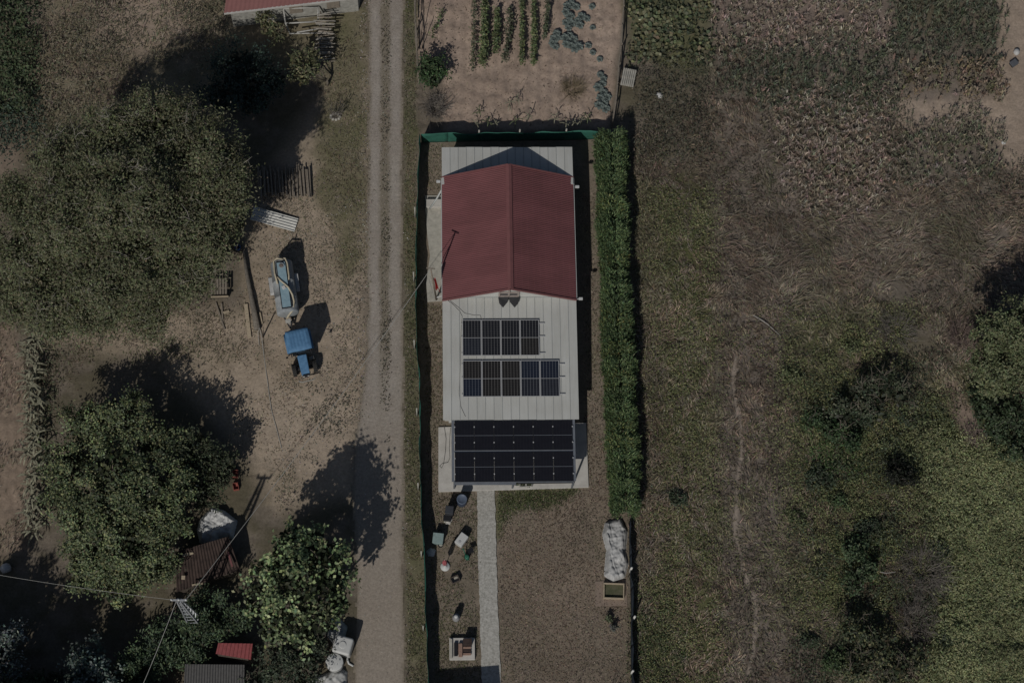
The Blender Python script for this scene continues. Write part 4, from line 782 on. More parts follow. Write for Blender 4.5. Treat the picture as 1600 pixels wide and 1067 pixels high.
stuff('left_crop', 'deep green leafy crop along the upper left edge', 'crop', [
    canopy([(-60, -60), (45, -60), (58, 110), (45, 175), (-60, 190)], 230, [(0.055, 0.085, 0.035), (0.075, 0.105, 0.045), (0.1, 0.12, 0.055)], 0.8, 0.24, 0.11, 12, seed=95),
    canopy([(-60, 170), (60, 150), (60, 220), (-60, 250)], 230, [(0.07, 0.105, 0.07), (0.055, 0.085, 0.055)], 0.6, 0.2, 0.1, 14, seed=96)], LEAF)

# ------------------------------------------------------------------ vegetable plot
plot_g = 'bean rows in the vegetable plot'
BEAN = [(0.10, 0.125, 0.045), (0.075, 0.105, 0.04), (0.13, 0.15, 0.055)]
def crop_row(name, label, pts, h, w, dens, cols, L=0.15, W=0.1, stakes=True):
    b = G(*pts[len(pts) // 2]); t = thing(name, label, 'bean row', b, 0, plot_g)
    Q = np.array([np.array(G(*p)) for p in pts]); ln = np.linalg.norm(Q[-1] - Q[0]); n = int(ln * dens); s_ = rng.random(n); tq = np.linspace(0, 1, len(pts))
    cy_ = np.interp(s_, tq, Q[:, 1]); k = 0.45 + 0.9 * fbm(cy_, cy_ * 0 + b.x, 0.8, int(abs(b.x) * 50), 3)
    P = np.stack([np.interp(s_, tq, Q[:, 0]) + rng.normal(0, w, n) * k, cy_, h * k * rng.random(n) ** 0.4], 1)
    v, f, c = leaf_arr(P, rng.normal(0, 0.6, (n, 3)) + (0, 0, 0.9), L * rng.uniform(0.6, 1.3, n), W * rng.uniform(0.7, 1.2, n), pick(cols, n, 0.22, gain=1.5) * (0.7 + 0.6 * fbm(P[:, 0], P[:, 1], 0.5, 4, 2))[:, None])
    tri_obj('foliage', v, f, c, LEAF, t)
    m = MB()
    for i in range(int(ln / 0.45)):
        u = i * 0.45 / ln; p = Vector((float(np.interp(u, tq, Q[:, 0])), float(np.interp(u, tq, Q[:, 1])), 0)) - b; m.cyl(p + Vector((0, 0, -0.05)), p + Vector((random.uniform(-.05, .05), 0, h * 0.9)), 0.012, 0.008, 4)
    o = m.build('stems', BARKG, t); o['kind'] = 'stuff'
crop_row('bean_row', 'sparse westernmost row of plants beside the garden fence', [(690, 20), (683, 45), (674, 65)], 0.7, 0.12, 60, BEAN)
crop_row('bean_row', 'thin olive row just left of the brightest bean row', [(741, -50), (740, 40), (738, 115)], 0.9, 0.10, 70, [(0.075, 0.085, 0.045), (0.1, 0.1, 0.055)])
crop_row('bean_row', 'tall bright green bean row, the widest and longest', [(758, -50), (757, 40), (754, 110)], 1.0, 0.12, 300, BEAN)
crop_row('bean_row', 'bright green bean row just right of the widest row', [(776, 18), (776, 50), (774, 88)], 0.8, 0.11, 260, BEAN)
crop_row('bean_row', 'ragged dark olive row left of the two narrow rows', [(797, 15), (796, 50), (794, 70), (787, 100)], 0.8, 0.12, 150, [(0.085, 0.095, 0.05), (0.06, 0.07, 0.04)])
crop_row('bean_row', 'narrow green row with gaps in the middle of the plot', [(816, -50), (815, 40), (815, 105)], 0.8, 0.09, 170, BEAN)
crop_row('bean_row', 'narrow bright row right of the gappy row', [(833, -50), (834, 40), (833, 105)], 0.75, 0.1, 200, BEAN)
crop_row('bean_row', 'short dark row nearest to the blue green cabbages', [(857, -50), (855, 20), (850, 65)], 0.8, 0.09, 120, [(0.085, 0.10, 0.05), (0.06, 0.075, 0.04)])
# cabbages
me = None
def cabbage_mesh():
    m = MB()
    for ring, (k, r, el, sz) in enumerate(((7, 0.2, 0.35, 0.24), (6, 0.12, 0.75, 0.2), (4, 0.05, 1.15, 0.15))):
        for i in range(k):
            a = 2 * math.pi * (i + 0.5 * ring) / k + random.uniform(-.2, .2); d = Vector((math.cos(a), math.sin(a), 0)); s_ = Vector((-math.sin(a), math.cos(a), 0)); zz = Vector((0, 0, 1))
            e = el + random.uniform(-.15, .15); b0 = d * 0.03 + zz * (0.06 + 0.05 * ring); ax = d * math.cos(e) + zz * math.sin(e)
            q = [b0, b0 + ax * sz * 0.5 + s_ * sz * 0.42 + zz * 0.03, b0 + ax * sz * 0.5 - s_ * sz * 0.42 + zz * 0.03, b0 + ax * sz * 0.5 - zz * 0.01, b0 + ax * sz * 1.0 - zz * 0.05 + s_ * sz * 0.2, b0 + ax * sz * 1.0 - zz * 0.05 - s_ * sz * 0.2]
            n0 = len(m.v); m.add(q, [(0, 1, 3), (0, 3, 2), (1, 4, 3), (3, 4, 5), (3, 5, 2)])
    m.cyl((0, 0, -0.03), (0, 0, 0.12), 0.03, 0.02, 5)
    return m
CAB = mat('cabbage_leaf', (0.135, 0.165, 0.15), 0.6, 0.25, 9, rgb2=(0.205, 0.24, 0.22))
protos = []
for i in range(4):
    mm = cabbage_mesh(); md = bpy.data.meshes.new('cabbage_leaves'); md.from_pydata(mm.v, [], mm.f); md.update(); md.materials.append(CAB); protos.append(md)
cabs = [('row', p) for p in [(887, 10), (893, 8), (900, 12), (884, 20), (890, 27), (884, 36), (894, 36), (888, 44), (903, 33), (909, 27), (906, 40), (884, 60), (890, 56), (896, 62), (885, 70), (892, 72), (898, 76), (904, 74), (866, 62), (871, 60), (864, 68), (868, 74), (870, 54)]] + \
       [('lone', p) for p in [(925, 11), (917, 30), (926, 44), (919, 72), (926, 83), (937, 93)]] + [('south', p) for p in [(938, 118), (943, 124), (941, 132), (935, 138), (943, 145), (949, 152), (938, 154), (944, 162), (936, 166), (946, 170)]]
CL = {'row': 'blue green cabbage in the dense rows right of the beans', 'lone': 'single blue green cabbage standing apart near the east fence', 'south': 'blue green cabbage in the south east cluster of the plot'}
cnt_ = {}; ORD = ['first', 'second', 'third', 'fourth', 'fifth', 'sixth', 'seventh', 'eighth', 'ninth', 'tenth', 'eleventh', 'twelfth', 'thirteenth', 'fourteenth', 'fifteenth', 'sixteenth', 'seventeenth', 'eighteenth', 'nineteenth', 'twentieth', 'twenty-first', 'twenty-second', 'twenty-third', 'twenty-fourth']
for i, (k, p) in enumerate(cabs):
    b = G(*p); o = obj('cabbage', protos[i % 4], None, (b.x, b.y, float(gz(b.x, b.y)))); o.rotation_euler = (0, 0, random.uniform(0, 6)); sc_ = random.uniform(0.95, 1.35) * (0.75 if k == 'lone' else 1); o.scale = (sc_, sc_, sc_)
    cnt_[k] = cnt_.get(k, 0) + 1; tag(o, CL[k] + ('' if k == 'row' else ', %s from the top' % ORD[cnt_[k] - 1]), 'cabbage', {'row': 'cabbages in the dense rows', 'lone': 'scattered single cabbages', 'south': 'cabbages in the south east cluster'}[k])
# young corn plants
CORNM = mat('corn_leaf', (0.2, 0.195, 0.13), 0.7, 0.3, 8, rgb2=(0.31, 0.295, 0.21))
CORNG = mat('green_corn_leaf', (0.10, 0.12, 0.06), 0.7, 0.25, 8)
def corn(label, group, p, h, mtl, nl=8, L=0.6, w=0.075, name='corn_plant'):
    b = G(*p); b.z = float(gz(b.x, b.y)); t = thing(name, label, 'corn plant', b, random.uniform(0, 6), group); m = MB(); m.cyl((0, 0, -0.05), (0, 0, h), 0.02, 0.01, 6); m.build('stalk', mtl, t)
    for i in range(nl):
        a = i * 2.6 + random.uniform(-.4, .4); z0 = h * (0.25 + 0.7 * i / nl); l = L * random.uniform(0.7, 1.25)
        pts = [Vector((math.cos(a) * l * r, math.sin(a) * l * r, z0 + l * zz)) for r, zz in ((0, 0), (0.3, 0.28), (0.65, 0.3), (0.95, 0.05), (1.05, -0.2))]
        s_ = Vector((-math.sin(a), math.cos(a), 0)) * w / 2; ws = (0.5, 1, 0.9, 0.6, 0.1); m = MB()
        m.add([q + s_ * k * j for q, k in zip(pts, ws) for j in (-1, 1)], [(2 * j, 2 * j + 1, 2 * j + 3, 2 * j + 2) for j in range(4)])
        o = m.build('leaf', mtl, t)
for i in range(24):
    y = 518 + i * 13.6 + random.uniform(-3, 3); corn('pale drying corn plant beside the ploughed strip, %s from the top' % ORD[i], 'corn plants in the left hand row', (54 + 6 * math.sin(i * 1.7) + random.uniform(-3, 3), y), random.uniform(0.9, 1.3), CORNM, 9, 0.75, 0.11)
for i, p in enumerate(((744, 198), (749, 178), (763, 196), (774, 198), (796, 165), (805, 194), (808, 160), (826, 186), (866, 190), (884, 198), (898, 196), (908, 194), (917, 190))):
    corn('withered corn plant along the north net fence, %s from the west' % ORD[i], 'corn plants along the north fence', p, random.uniform(0.6, 1.1), CORNG if p[0] % 2 else CORNM, 6, 0.4, 0.06)

# ------------------------------------------------------------------ fences
NET = mat('green_net', (0.028, 0.115, 0.085), 0.75, 0.2, 3, rgb2=(0.035, 0.145, 0.105)); NETD = mat('navy_net', (0.022, 0.03, 0.04), 0.8, 0.2, 3)
def net_fence(name, label, pts, h, mtl, posts, postm, lean=0.0, sagz=0.1, seed=1, cat='fence', pr=0.05, ph=None, poff=(0, 0)):
    P = [G(*p) for p in pts]; b = P[len(P) // 2]; t = thing(name, label, cat, b)
    cum = [0]
    for a, c in zip(P[:-1], P[1:]): cum.append(cum[-1] + (c - a).length)
    def at(s): return Vector((float(np.interp(s, cum, [p.x for p in P])), float(np.interp(s, cum, [p.y for p in P])), 0))
    n = max(8, int(cum[-1] / 0.25))
    for k in range(len(P) - 1):                       # one length of net between two turning points
        s0, s1 = cum[k], cum[k + 1]; nn = max(3, int((s1 - s0) / 0.22))
        def fn(u, v):
            s = s0 + (s1 - s0) * u; p = at(s); d = (at(s1) - at(s0)).normalized(); nr = Vector((d.y, -d.x, 0))
            wv = float(vnoise(np.array([s]), np.array([v * 1.5]), 0.7, seed)[0]) - 0.5; top = h - sagz * float(vnoise(np.array([s]), np.array([3.0]), 1.1, seed + 3)[0])
            return p + nr * (wv * 0.16 * v + lean * v) + Vector((0, 0, -0.05 + (top + 0.05) * v)) - b
        m = MB(); m.sheet(fn, nn, 5, 0.012); m.build('net', mtl, t, True)
    for p in posts:
        q = G(*p) - b + Vector((poff[0], poff[1], 0)); m = MB(); m.cyl(q + Vector((0, 0, -0.1)), q + Vector((0, 0, ph or h + 0.12)), pr, pr * 0.9, 8); m.build('post', postm, t, True)
    return t
net_fence('net_fence', 'sunlit green shade net fence along the north side of the house yard', [(658, 223), (700, 222), (750, 221), (812, 220), (884, 219), (950, 217)], 1.32, NET, [(748, 219), (811, 218), (883, 217)], CONC2, seed=2, pr=0.055, ph=1.5)
net_fence('net_fence', 'long dark green shade net fence between the track and the house yard', [(657, 224), (653, 300), (651, 380), (650, 460), (651, 540), (655, 600), (656, 660), (657, 740), (658, 800), (662, 860), (664, 930), (667, 1000), (670, 1075), (673, 1140)], 1.6, NET, [(651, 340), (649, 440), (650, 545), (654, 650), (656, 765), (661, 870), (664, 985)], CONC2, sagz=0.22, seed=6, pr=0.045, poff=(-0.09, 0))
net_fence('net_fence', 'dark navy shade net fence with white topped posts below the hedge', [(983, 815), (983, 870), (985, 920), (986, 965), (985, 1010), (987, 1075), (988, 1140)], 1.15, NETD, [(984, 893), (989, 968), (986, 1052)], mat('white_post', (0.62, 0.60, 0.55)), sagz=0.2, seed=9, pr=0.07, ph=1.28)
net_fence('net_fence', 'short return of green net where the north fence meets the hedge', [(940, 218), (950, 240)], 1.25, NET, [], CONC2, seed=12)
def rail_fence(name, label, pts, h, n):
    P = [G(*p) for p in pts]; b = P[0].lerp(P[-1], 0.5); t = thing(name, label, 'fence', b)
    for i in range(n):
        u = i / (n - 1) * (len(P) - 1); k = min(int(u), len(P) - 2); q = P[k].lerp(P[k + 1], u - k) - b; m = MB(); m.cyl(q + Vector((0, 0, -0.1)), q + Vector((random.uniform(-.05, .05), 0, h * random.uniform(0.9, 1.1))), 0.045, 0.035, 7); m.build('post', WOOD, t)
    for a, c in zip(P[:-1], P[1:]):
        for z in (0.4, 0.85):
            m = MB(); a2 = a - b + Vector((random.uniform(-.03, .03), -0.1, h * z)); c2 = c - b + Vector((random.uniform(-.03, .03), 0.1, h * z)); m.tube([a2, a2.lerp(c2, 0.5) + Vector((random.uniform(-.06, .06), 0, 0.02)), c2], [0.045, 0.05, 0.04], 6); m.build('rail', WOOD, t)
rail_fence('rail_fence', 'grey wooden rail fence on the east side of the vegetable plot', [(975, -50), (973, 20), (969, 80), (963, 140), (956, 198)], 1.0, 9)
rail_fence('rail_fence', 'grey wooden rail fence between the track and the vegetable plot', [(648, -50), (649, 40), (652, 90), (654, 130)], 1.1, 6)
for i, (a, c) in enumerate((((664, 10), (656, 72)), ((668, 36), (659, 78)), ((652, 60), (661, 0)))):
    m = MB(); m.tube([G(a[0], a[1], 0.9), G(c[0], c[1], 0.05)], [0.02, 0.03], 5); o = m.build('bean_pole', WOODD); tag(o, ['thin dark pole leaning beside the fence, upper right of three', 'short dark pole leaning below the others at the garden fence', 'long thin dark pole nearest to the track fence'][i], 'pole', 'leaning poles by the garden fence')

# ------------------------------------------------------------------ tractor
TB = mat('tractor_blue', (0.085, 0.20, 0.36), 0.6, 0.2, 4, rgb2=(0.12, 0.255, 0.42)); TIRE = mat('tyre', (0.035, 0.034, 0.032), 0.85, 0.3, 8); RIM = mat('rim', (0.3, 0.29, 0.26), 0.6)
GLASS = mat('cab_glass', (0.025, 0.03, 0.035), 0.12, 0.1)
tc = G(466, 531, 2.2); fr = G(478.5, 587, 1.1); fr.z = 0; dd = (fr - Vector((tc.x, tc.y, 0))).normalized(); th = math.atan2(-dd.x, dd.y)
trac = thing('tractor', 'compact blue cab tractor parked in front of the slurry tanker', 'tractor', (tc.x, tc.y, 0), th)
def wheel(par, x, y, r, w, nm='wheel', rimm=RIM):
    e = bpy.data.objects.new(nm, None); COL.objects.link(e); e.parent = par; e.location = (x, y, r)
    m = MB(); m.lathe((0, 0, 0), [(r * 0.58, -w / 2), (r * 0.9, -w / 2), (r * 0.97, -w * 0.36), (r * 0.97, w * 0.36), (r * 0.9, w / 2), (r * 0.58, w / 2)], 24, 'X')
    for k in range(18):
        a = 2 * math.pi * k / 18
        for s_ in (-1, 1):
            a2 = a + (0.17 if s_ > 0 else 0); c = Vector((s_ * w * 0.24, math.cos(a2) * r * 0.97, math.sin(a2) * r * 0.97)); m.box(c, (w * 0.5, 0.05, 0.06), rz=0, rx=a2 - math.pi / 2)
    m.build('tyre', TIRE, e)
    m = MB(); m.lathe((0, 0, 0), [(r * 0.2, -w * 0.3), (r * 0.56, -w * 0.2), (r * 0.575, w * 0.2), (r * 0.2, w * 0.3)], 16, 'X'); m.build('rim', rimm, e)
wheel(trac, -0.62, -0.35, 0.58, 0.32); wheel(trac, 0.62, -0.35, 0.58, 0.32); wheel(trac, -0.62, 1.2, 0.37, 0.24); wheel(trac, 0.62, 1.2, 0.37, 0.24)
m = MB(); m.box((0, 0.5, 0.62), (0.42, 2.3, 0.34)); m.box((0, 1.2, 0.42), (1.05, 0.16, 0.14)); m.box((0, -0.35, 0.58), (1.1, 0.2, 0.2)); m.build('chassis', DARK, trac, bevel=0.02)
m = MB(); m.add([(-0.28, 0.62, 0.75), (0.28, 0.62, 0.75), (0.25, 1.78, 0.72), (-0.25, 1.78, 0.72), (-0.28, 0.62, 1.24), (0.28, 0.62, 1.24), (0.25, 1.75, 1.12), (-0.25, 1.75, 1.12)], [(3, 2, 1, 0), (4, 5, 6, 7), (0, 1, 5, 4), (1, 2, 6, 5), (2, 3, 7, 6), (3, 0, 4, 7)]); hood = m.build('hood', TB, trac, bevel=0.05, seg=3)
m = MB(); m.box((0, 1.84, 0.88), (0.36, 0.1, 0.34)); m.build('grille', BLACK, trac, bevel=0.02)
for s_ in (-1, 1):
    m = MB(); m.lathe((s_ * 0.13, 1.9, 0.96), [(0.05, -0.03), (0.06, 0.0), (0.03, 0.02)], 12, 'Y'); m.build('headlight', WHITE_P, trac)
    m = MB(); m.sheet(lambda u, v: (s_ * (0.44 + 0.36 * v), -0.35 + 0.68 * math.cos(2.6 - 2.2 * u), 0.58 + 0.68 * math.sin(2.6 - 2.2 * u)) if s_ < 0 else (s_ * (0.44 + 0.36 * (1 - v)), -0.35 + 0.68 * math.cos(2.6 - 2.2 * u), 0.58 + 0.68 * math.sin(2.6 - 2.2 * u)), 8, 1, 0.03); m.build('fender', TB, trac)
m = MB(); m.tube([(-0.5, 1.95, 0.5), (-0.35, 2.06, 0.52), (0.35, 2.06, 0.52), (0.5, 1.95, 0.5)], 0.035, 8); m.build('front_bar', RIM, trac)
m = MB()
for x in (-0.58, 0.58):
    for y in (-0.6, 0.55): m.beam((x, y, 0.9), (x * 0.97, y * 0.97, 2.12), 0.06)
m.build('cab_pillars', DARK, trac)
for s_ in (-1, 1): m = MB(); m.box((s_ * 0.57, -0.02, 1.5), (0.015, 1.05, 1.1)); m.build('side_window', GLASS, trac)
m = MB(); m.box((0, 0.55, 1.55), (1.02, 0.015, 1.05)); m.build('windscreen', GLASS, trac)
def rf(u, v):
    x = (u - 0.5) * 1.42; y = (v - 0.5) * 1.36; e = max(abs(u - 0.5), abs(v - 0.5)) * 2; rib = 0.014 * (0.5 + 0.5 * math.cos(u * 2 * math.pi * 7)) if 0.1 < u < 0.9 and 0.12 < v < 0.85 else 0
    k = 1 - 0.05 * (abs(u - 0.5) * 2) ** 4; return (x * (1 - 0.04 * (abs(v - .5) * 2) ** 6 - 0.04 * (v < 0.5) * (0.5 - v)), y * k + 0.0, 2.26 - 0.09 * e ** 6 + rib)
m = MB(); m.sheet(rf, 42, 16, 0.09); m.build('cab_roof', TB, trac, True)
for s_ in (-1, 1):
    m = MB(); m.box((s_ * 0.5, 0.6, 2.12), (0.14, 0.08, 0.1)); m.build('work_lamp', WHITE_P, trac, bevel=0.02)
    m = MB(); m.beam((s_ * 0.6, 0.6, 1.7), (s_ * 0.85, 0.75, 1.75), 0.03); m.box((s_ * 0.86, 0.77, 1.72), (0.14, 0.04, 0.22)); m.build('mirror', BLACK, trac)
m = MB(); m.cyl((0.36, 0.75, 0.9), (0.36, 0.75, 1.75), 0.035, 0.03, 8); m.build('exhaust', DARK, trac, True)
m = MB(); m.box((-0.52, 0.72, 0.5), (0.3, 0.2, 0.05)); m.box((-0.52, 0.72, 0.32), (0.3, 0.2, 0.04)); m.build('step', RIM, trac)

# ------------------------------------------------------------------ slurry tanker
TG = mat('tank_grey', (0.27, 0.29, 0.30), 0.6, 0.25, 3.5, rgb2=(0.36, 0.38, 0.385)); TBL = mat('walkway_blue', (0.24, 0.36, 0.42), 0.6, 0.15, 4, rgb2=(0.30, 0.42, 0.47)); HOSE = mat('cream_hose', (0.50, 0.44, 0.32), 0.6, 0.12, 6)
p0 = G(438.5, 407, 1.3); p1 = G(450, 490, 1.3); d2 = (p1 - p0); d2.z = 0; tl = d2.length; th2 = math.atan2(-d2.x, d2.y); pc = p0.lerp(p1, 0.5); pc.z = 0
tank = thing('slurry_tanker', 'grey single axle slurry tanker with blue walkway and cream hoses', 'tanker', pc, th2)
R_ = 0.66; Lh = tl / 2; zc = 1.05
m = MB(); m.lathe((0, 0, zc), [(0.05, -Lh), (R_ * 0.6, -Lh + 0.015), (R_ * 0.88, -Lh + 0.045), (R_ * 0.98, -Lh + 0.09), (R_, -Lh + 0.15), (R_, -0.4), (R_ * 1.02, -0.39), (R_ * 1.02, -0.33), (R_, -0.32), (R_, 0.6), (R_ * 1.02, 0.61), (R_ * 1.02, 0.67), (R_, 0.68), (R_, Lh - 0.15), (R_ * 0.98, Lh - 0.09), (R_ * 0.88, Lh - 0.045), (R_ * 0.6, Lh - 0.015), (0.05, Lh)], 32, 'Y'); m.build('tank', TG, tank, True)
m = MB(); m.box((0, 0.02, zc + R_ + 0.045), (0.60, tl - 0.42, 0.03)); m.build('walkway_border', BLACK, tank)
m = MB(); m.box((0, 0.02, zc + R_ + 0.068), (0.50, tl - 0.56, 0.03)); wk = m.build('walkway', TBL, tank)
m = MB(); m.lathe((-0.02, -Lh + 0.52, zc + R_ + 0.07), [(0.16, 0), (0.16, 0.1), (0.12, 0.1), (0.11, 0.05)], 18); m.build('manhole', TG, tank)
m = MB(); m.lathe((-0.02, -Lh + 0.52, zc + R_ + 0.1), [(0.1, 0.0), (0.1, 0.06), (0.05, 0.08)], 16); m.build('manhole_lid', mat('worn_brown', (0.16, 0.13, 0.11)), tank)
m = MB(); m.box((0.02, 0.22, zc + R_ + 0.14), (0.2, 0.22, 0.12), 0.4); m.build('float_box', WHITE_P, tank, bevel=0.02)
zt = zc + R_ + 0.1
m = MB(); m.tube([(-0.15, -Lh + 0.15, zt + 0.05), (0.2, -Lh + 0.02, zt), (0.42, -Lh + 0.15, zt - 0.1), (0.44, -0.8, zt - 0.12), (0.36, -0.1, zt - 0.08)], 0.05, 8); m.build('hose', HOSE, tank, True)
m = MB(); m.tube([(0.1, -Lh - 0.05, zt - 0.1), (-0.3, -Lh + 0.08, zt - 0.05), (-0.38, -Lh + 0.4, zt - 0.08), (-0.37, -0.5, zt - 0.1), (-0.32, -0.25, zt - 0.1)], 0.05, 8); m.build('hose', HOSE, tank, True)
m = MB(); m.tube([(0.3, -0.5, zt), (0.12, -0.2, zt + 0.03), (-0.05, 0.0, zt + 0.04), (-0.25, 0.25, zt + 0.03), (-0.42, 0.7, zt - 0.06), (-0.46, 1.1, zt - 0.2), (-0.32, Lh - 0.1, zt - 0.3), (-0.02, Lh + 0.12, zt - 0.5), (0.1, Lh + 0.2, zt - 0.75)], 0.055, 8); m.build('hose', HOSE, tank, True)
m = MB(); m.tube([(0.05, -Lh + 0.1, zt + 0.02), (0.0, -Lh - 0.15, zt + 0.15), (-0.1, -Lh - 0.32, zt - 0.1), (-0.15, -Lh - 0.2, zt - 0.5)], 0.03, 8); m.build('filler_arm', DARK, tank, True)
for s_ in (-1, 1):
    wheel(tank, s_ * 0.78, -0.35, 0.42, 0.26)
    m = MB(); m.box((s_ * 0.78, -0.35, 0.93), (0.22, 0.95, 0.05)); m.box((s_ * 0.78, -0.86, 0.84), (0.22, 0.18, 0.04), 0, 0.8); m.box((s_ * 0.78, 0.16, 0.84), (0.22, 0.18, 0.04), 0, -0.8); m.build('mudguard', mat('pale_guard', (0.42, 0.42, 0.41)), tank)
m = MB(); m.box((0, -0.35, 0.42), (1.4, 0.1, 0.1)); m.beam((-0.3, -1.2, 0.45), (-0.3, Lh - 0.1, 0.45), 0.1); m.beam((0.3, -1.2, 0.45), (0.3, Lh - 0.1, 0.45), 0.1); m.beam((-0.3, Lh - 0.15, 0.45), (0, Lh + 0.65, 0.45), 0.09); m.beam((0.3, Lh - 0.15, 0.45), (0, Lh + 0.65, 0.45), 0.09); m.build('chassis', DARK, tank)
m = MB(); m.cyl((0, Lh + 0.3, 0.5), (0, Lh + 0.3, 0.95), 0.12, 0.12, 12); m.box((0.1, Lh + 0.3, 0.8), (0.25, 0.2, 0.2)); m.build('pump', mat('pump_metal', (0.4, 0.39, 0.36), 0.5, 0.2, 6), tank, bevel=0.02)

# ------------------------------------------------------------------ things lying in the left yard
b = G(427, 343, 0.15); sh = MB(); e0 = G(394, 333, 0.35); e1 = G(463, 352, 0.12); ax = (e1 - e0); wd = Vector((-ax.y, ax.x, 0)).normalized() * 0.88
def cs(u, v): return e0 + ax * u + wd * (v - 0.5) + Vector((0, 0, 0.035 * math.sin(v * 2 * math.pi * 5)))
sh.sheet(cs, 2, 40, 0.015); o = sh.build('corrugated_sheet', mat('white_corrugated', (0.55, 0.54, 0.5), 0.7, 0.12, 3), None); tag(o, 'pale corrugated roofing sheet lying at the walnut tree edge', 'sheet')
# log pile in shade
t = thing('slat_stack', 'stack of grey poles lying side by side in the walnut tree shadow', 'wood stack', G(440, 285)); bb = G(440, 285)
for i in range(44):
    x = 402 + i * 1.9; a = G(x + random.uniform(-1, 1), 262 + random.uniform(-4, 6), 0.12 + 0.12 * (i % 3)) - bb; c = G(x + 3 + random.uniform(-1, 1), 306 + random.uniform(-6, 4), 0.1 + 0.12 * (i % 3)) - bb; m = MB(); m.tube([a, c], [0.05, 0.06], 6); m.build('pole', WOOD, t)
# bench / pallet with leaning planks
bp = G(344, 460); t = thing('workbench', 'rough slatted wooden bench under the walnut tree edge', 'bench', bp, 0.05)
for i in range(6): m = MB(); m.box((-0.42 + i * 0.165, 0.3, 0.62), (0.12, 1.0, 0.04)); m.build('slat', WOOD, t)
for x in (-0.45, 0.42):
    for y in (-0.12, 0.72): m = MB(); m.box((x, y, 0.3), (0.07, 0.07, 0.6)); m.build('leg', WOODD, t)
m = MB(); m.box((0, -0.32, 0.5), (1.1, 0.06, 0.1)); m.build('rail', WOODL, t); m = MB(); m.box((0, -0.26, 0.3), (1.0, 0.02, 0.5)); m.build('apron', WOODD, t)
for i, (a, c, w, mtl, lb) in enumerate((((337, 473), (351, 515), 0.08, WOOD, 'longest thin board lying below the slatted bench'), ((346, 474), (348, 500), 0.09, WOOD, 'thin board lying straight below the slatted bench'), ((349, 489), (358, 486), 0.16, WOODL, 'short pale offcut beside the boards below the bench'), ((384, 475), (390, 528), 0.22, WOODL, 'wide pale plank lying between the bench and the long log'), ((406, 488), (410, 506), 0.07, WOODL, 'short pale stick right of the long log'))):
    m = MB(); m.beam(G(a[0], a[1], 0.08), G(c[0], c[1], 0.04), w, 0.04); o = m.build('plank', mtl); tag(o, lb, 'plank', 'loose boards around the bench')
m = MB(); m.tube([G(381, 392, 0.25), G(386, 430, 0.22), G(394, 470, 0.2), G(402, 515, 0.18)], [0.08, 0.12, 0.16, 0.19], 10); o = m.build('fallen_log', mat('grey_log', (0.17, 0.15, 0.125), 0.95, 0.4, 7, 0.3), None, True); tag(o, 'long dark tapering log lying left of the slurry tanker', 'log')
m = MB(); m.cyl(G(411, 527, -0.1), G(411, 527, 0) + Vector((0.02, 0.02, 1.5)), 0.05, 0.04, 8); o = m.build('wooden_post', WOODD); tag(o, 'short dark post at the thick end of the long log', 'post')
m = MB(); m.tube([G(405, 540, 0.03), G(403, 520, 0.1), G(405, 512, 0.5), G(408, 522, 0.2), G(413, 560, 0.03), G(419, 605, 0.02), G(424, 640, 0.02), G(440, 700, 0.02)], 0.018, 5); o = m.build('rope', WIRE); tag(o, 'pale rope trailing down from the log end over the bare yard', 'rope')
t = thing('blue_bucket', 'small blue bucket at the thin end of the long log', 'bucket', G(373, 392, 0)); m = MB(); m.lathe((0, 0, 0.35), [(0.13, 0), (0.17, 0.28), (0.18, 0.3), (0.15, 0.3), (0.12, 0.04)], 16); m.build('pail', mat('blue_plastic', (0.04, 0.10, 0.25), 0.4), t); m = MB(); m.box((0, 0, 0.17), (0.4, 0.4, 0.35)); m.build('stand', WOODD, t)
for i, (px, py, lb) in enumerate(((368, 741, 'upper of two red plastic crates under the dark fruit tree'), (369, 761, 'lower of two red plastic crates under the dark fruit tree'))):
    t = thing('red_crate', lb, 'crate', G(px, py, 0), 0.2 * i, 'red crates'); m = MB()
    for s_ in (-1, 1): m.box((s_ * 0.15, 0, 0.14), (0.03, 0.42, 0.28)); m.box((0, s_ * 0.2, 0.14), (0.268, 0.03, 0.275))
    m.build('sides', mat('red_plastic', (0.27, 0.085, 0.065), 0.6), t); m = MB(); m.box((0, 0, 0.03), (0.27, 0.37, 0.03)); m.build('bottom', MATS['red_plastic'], t)
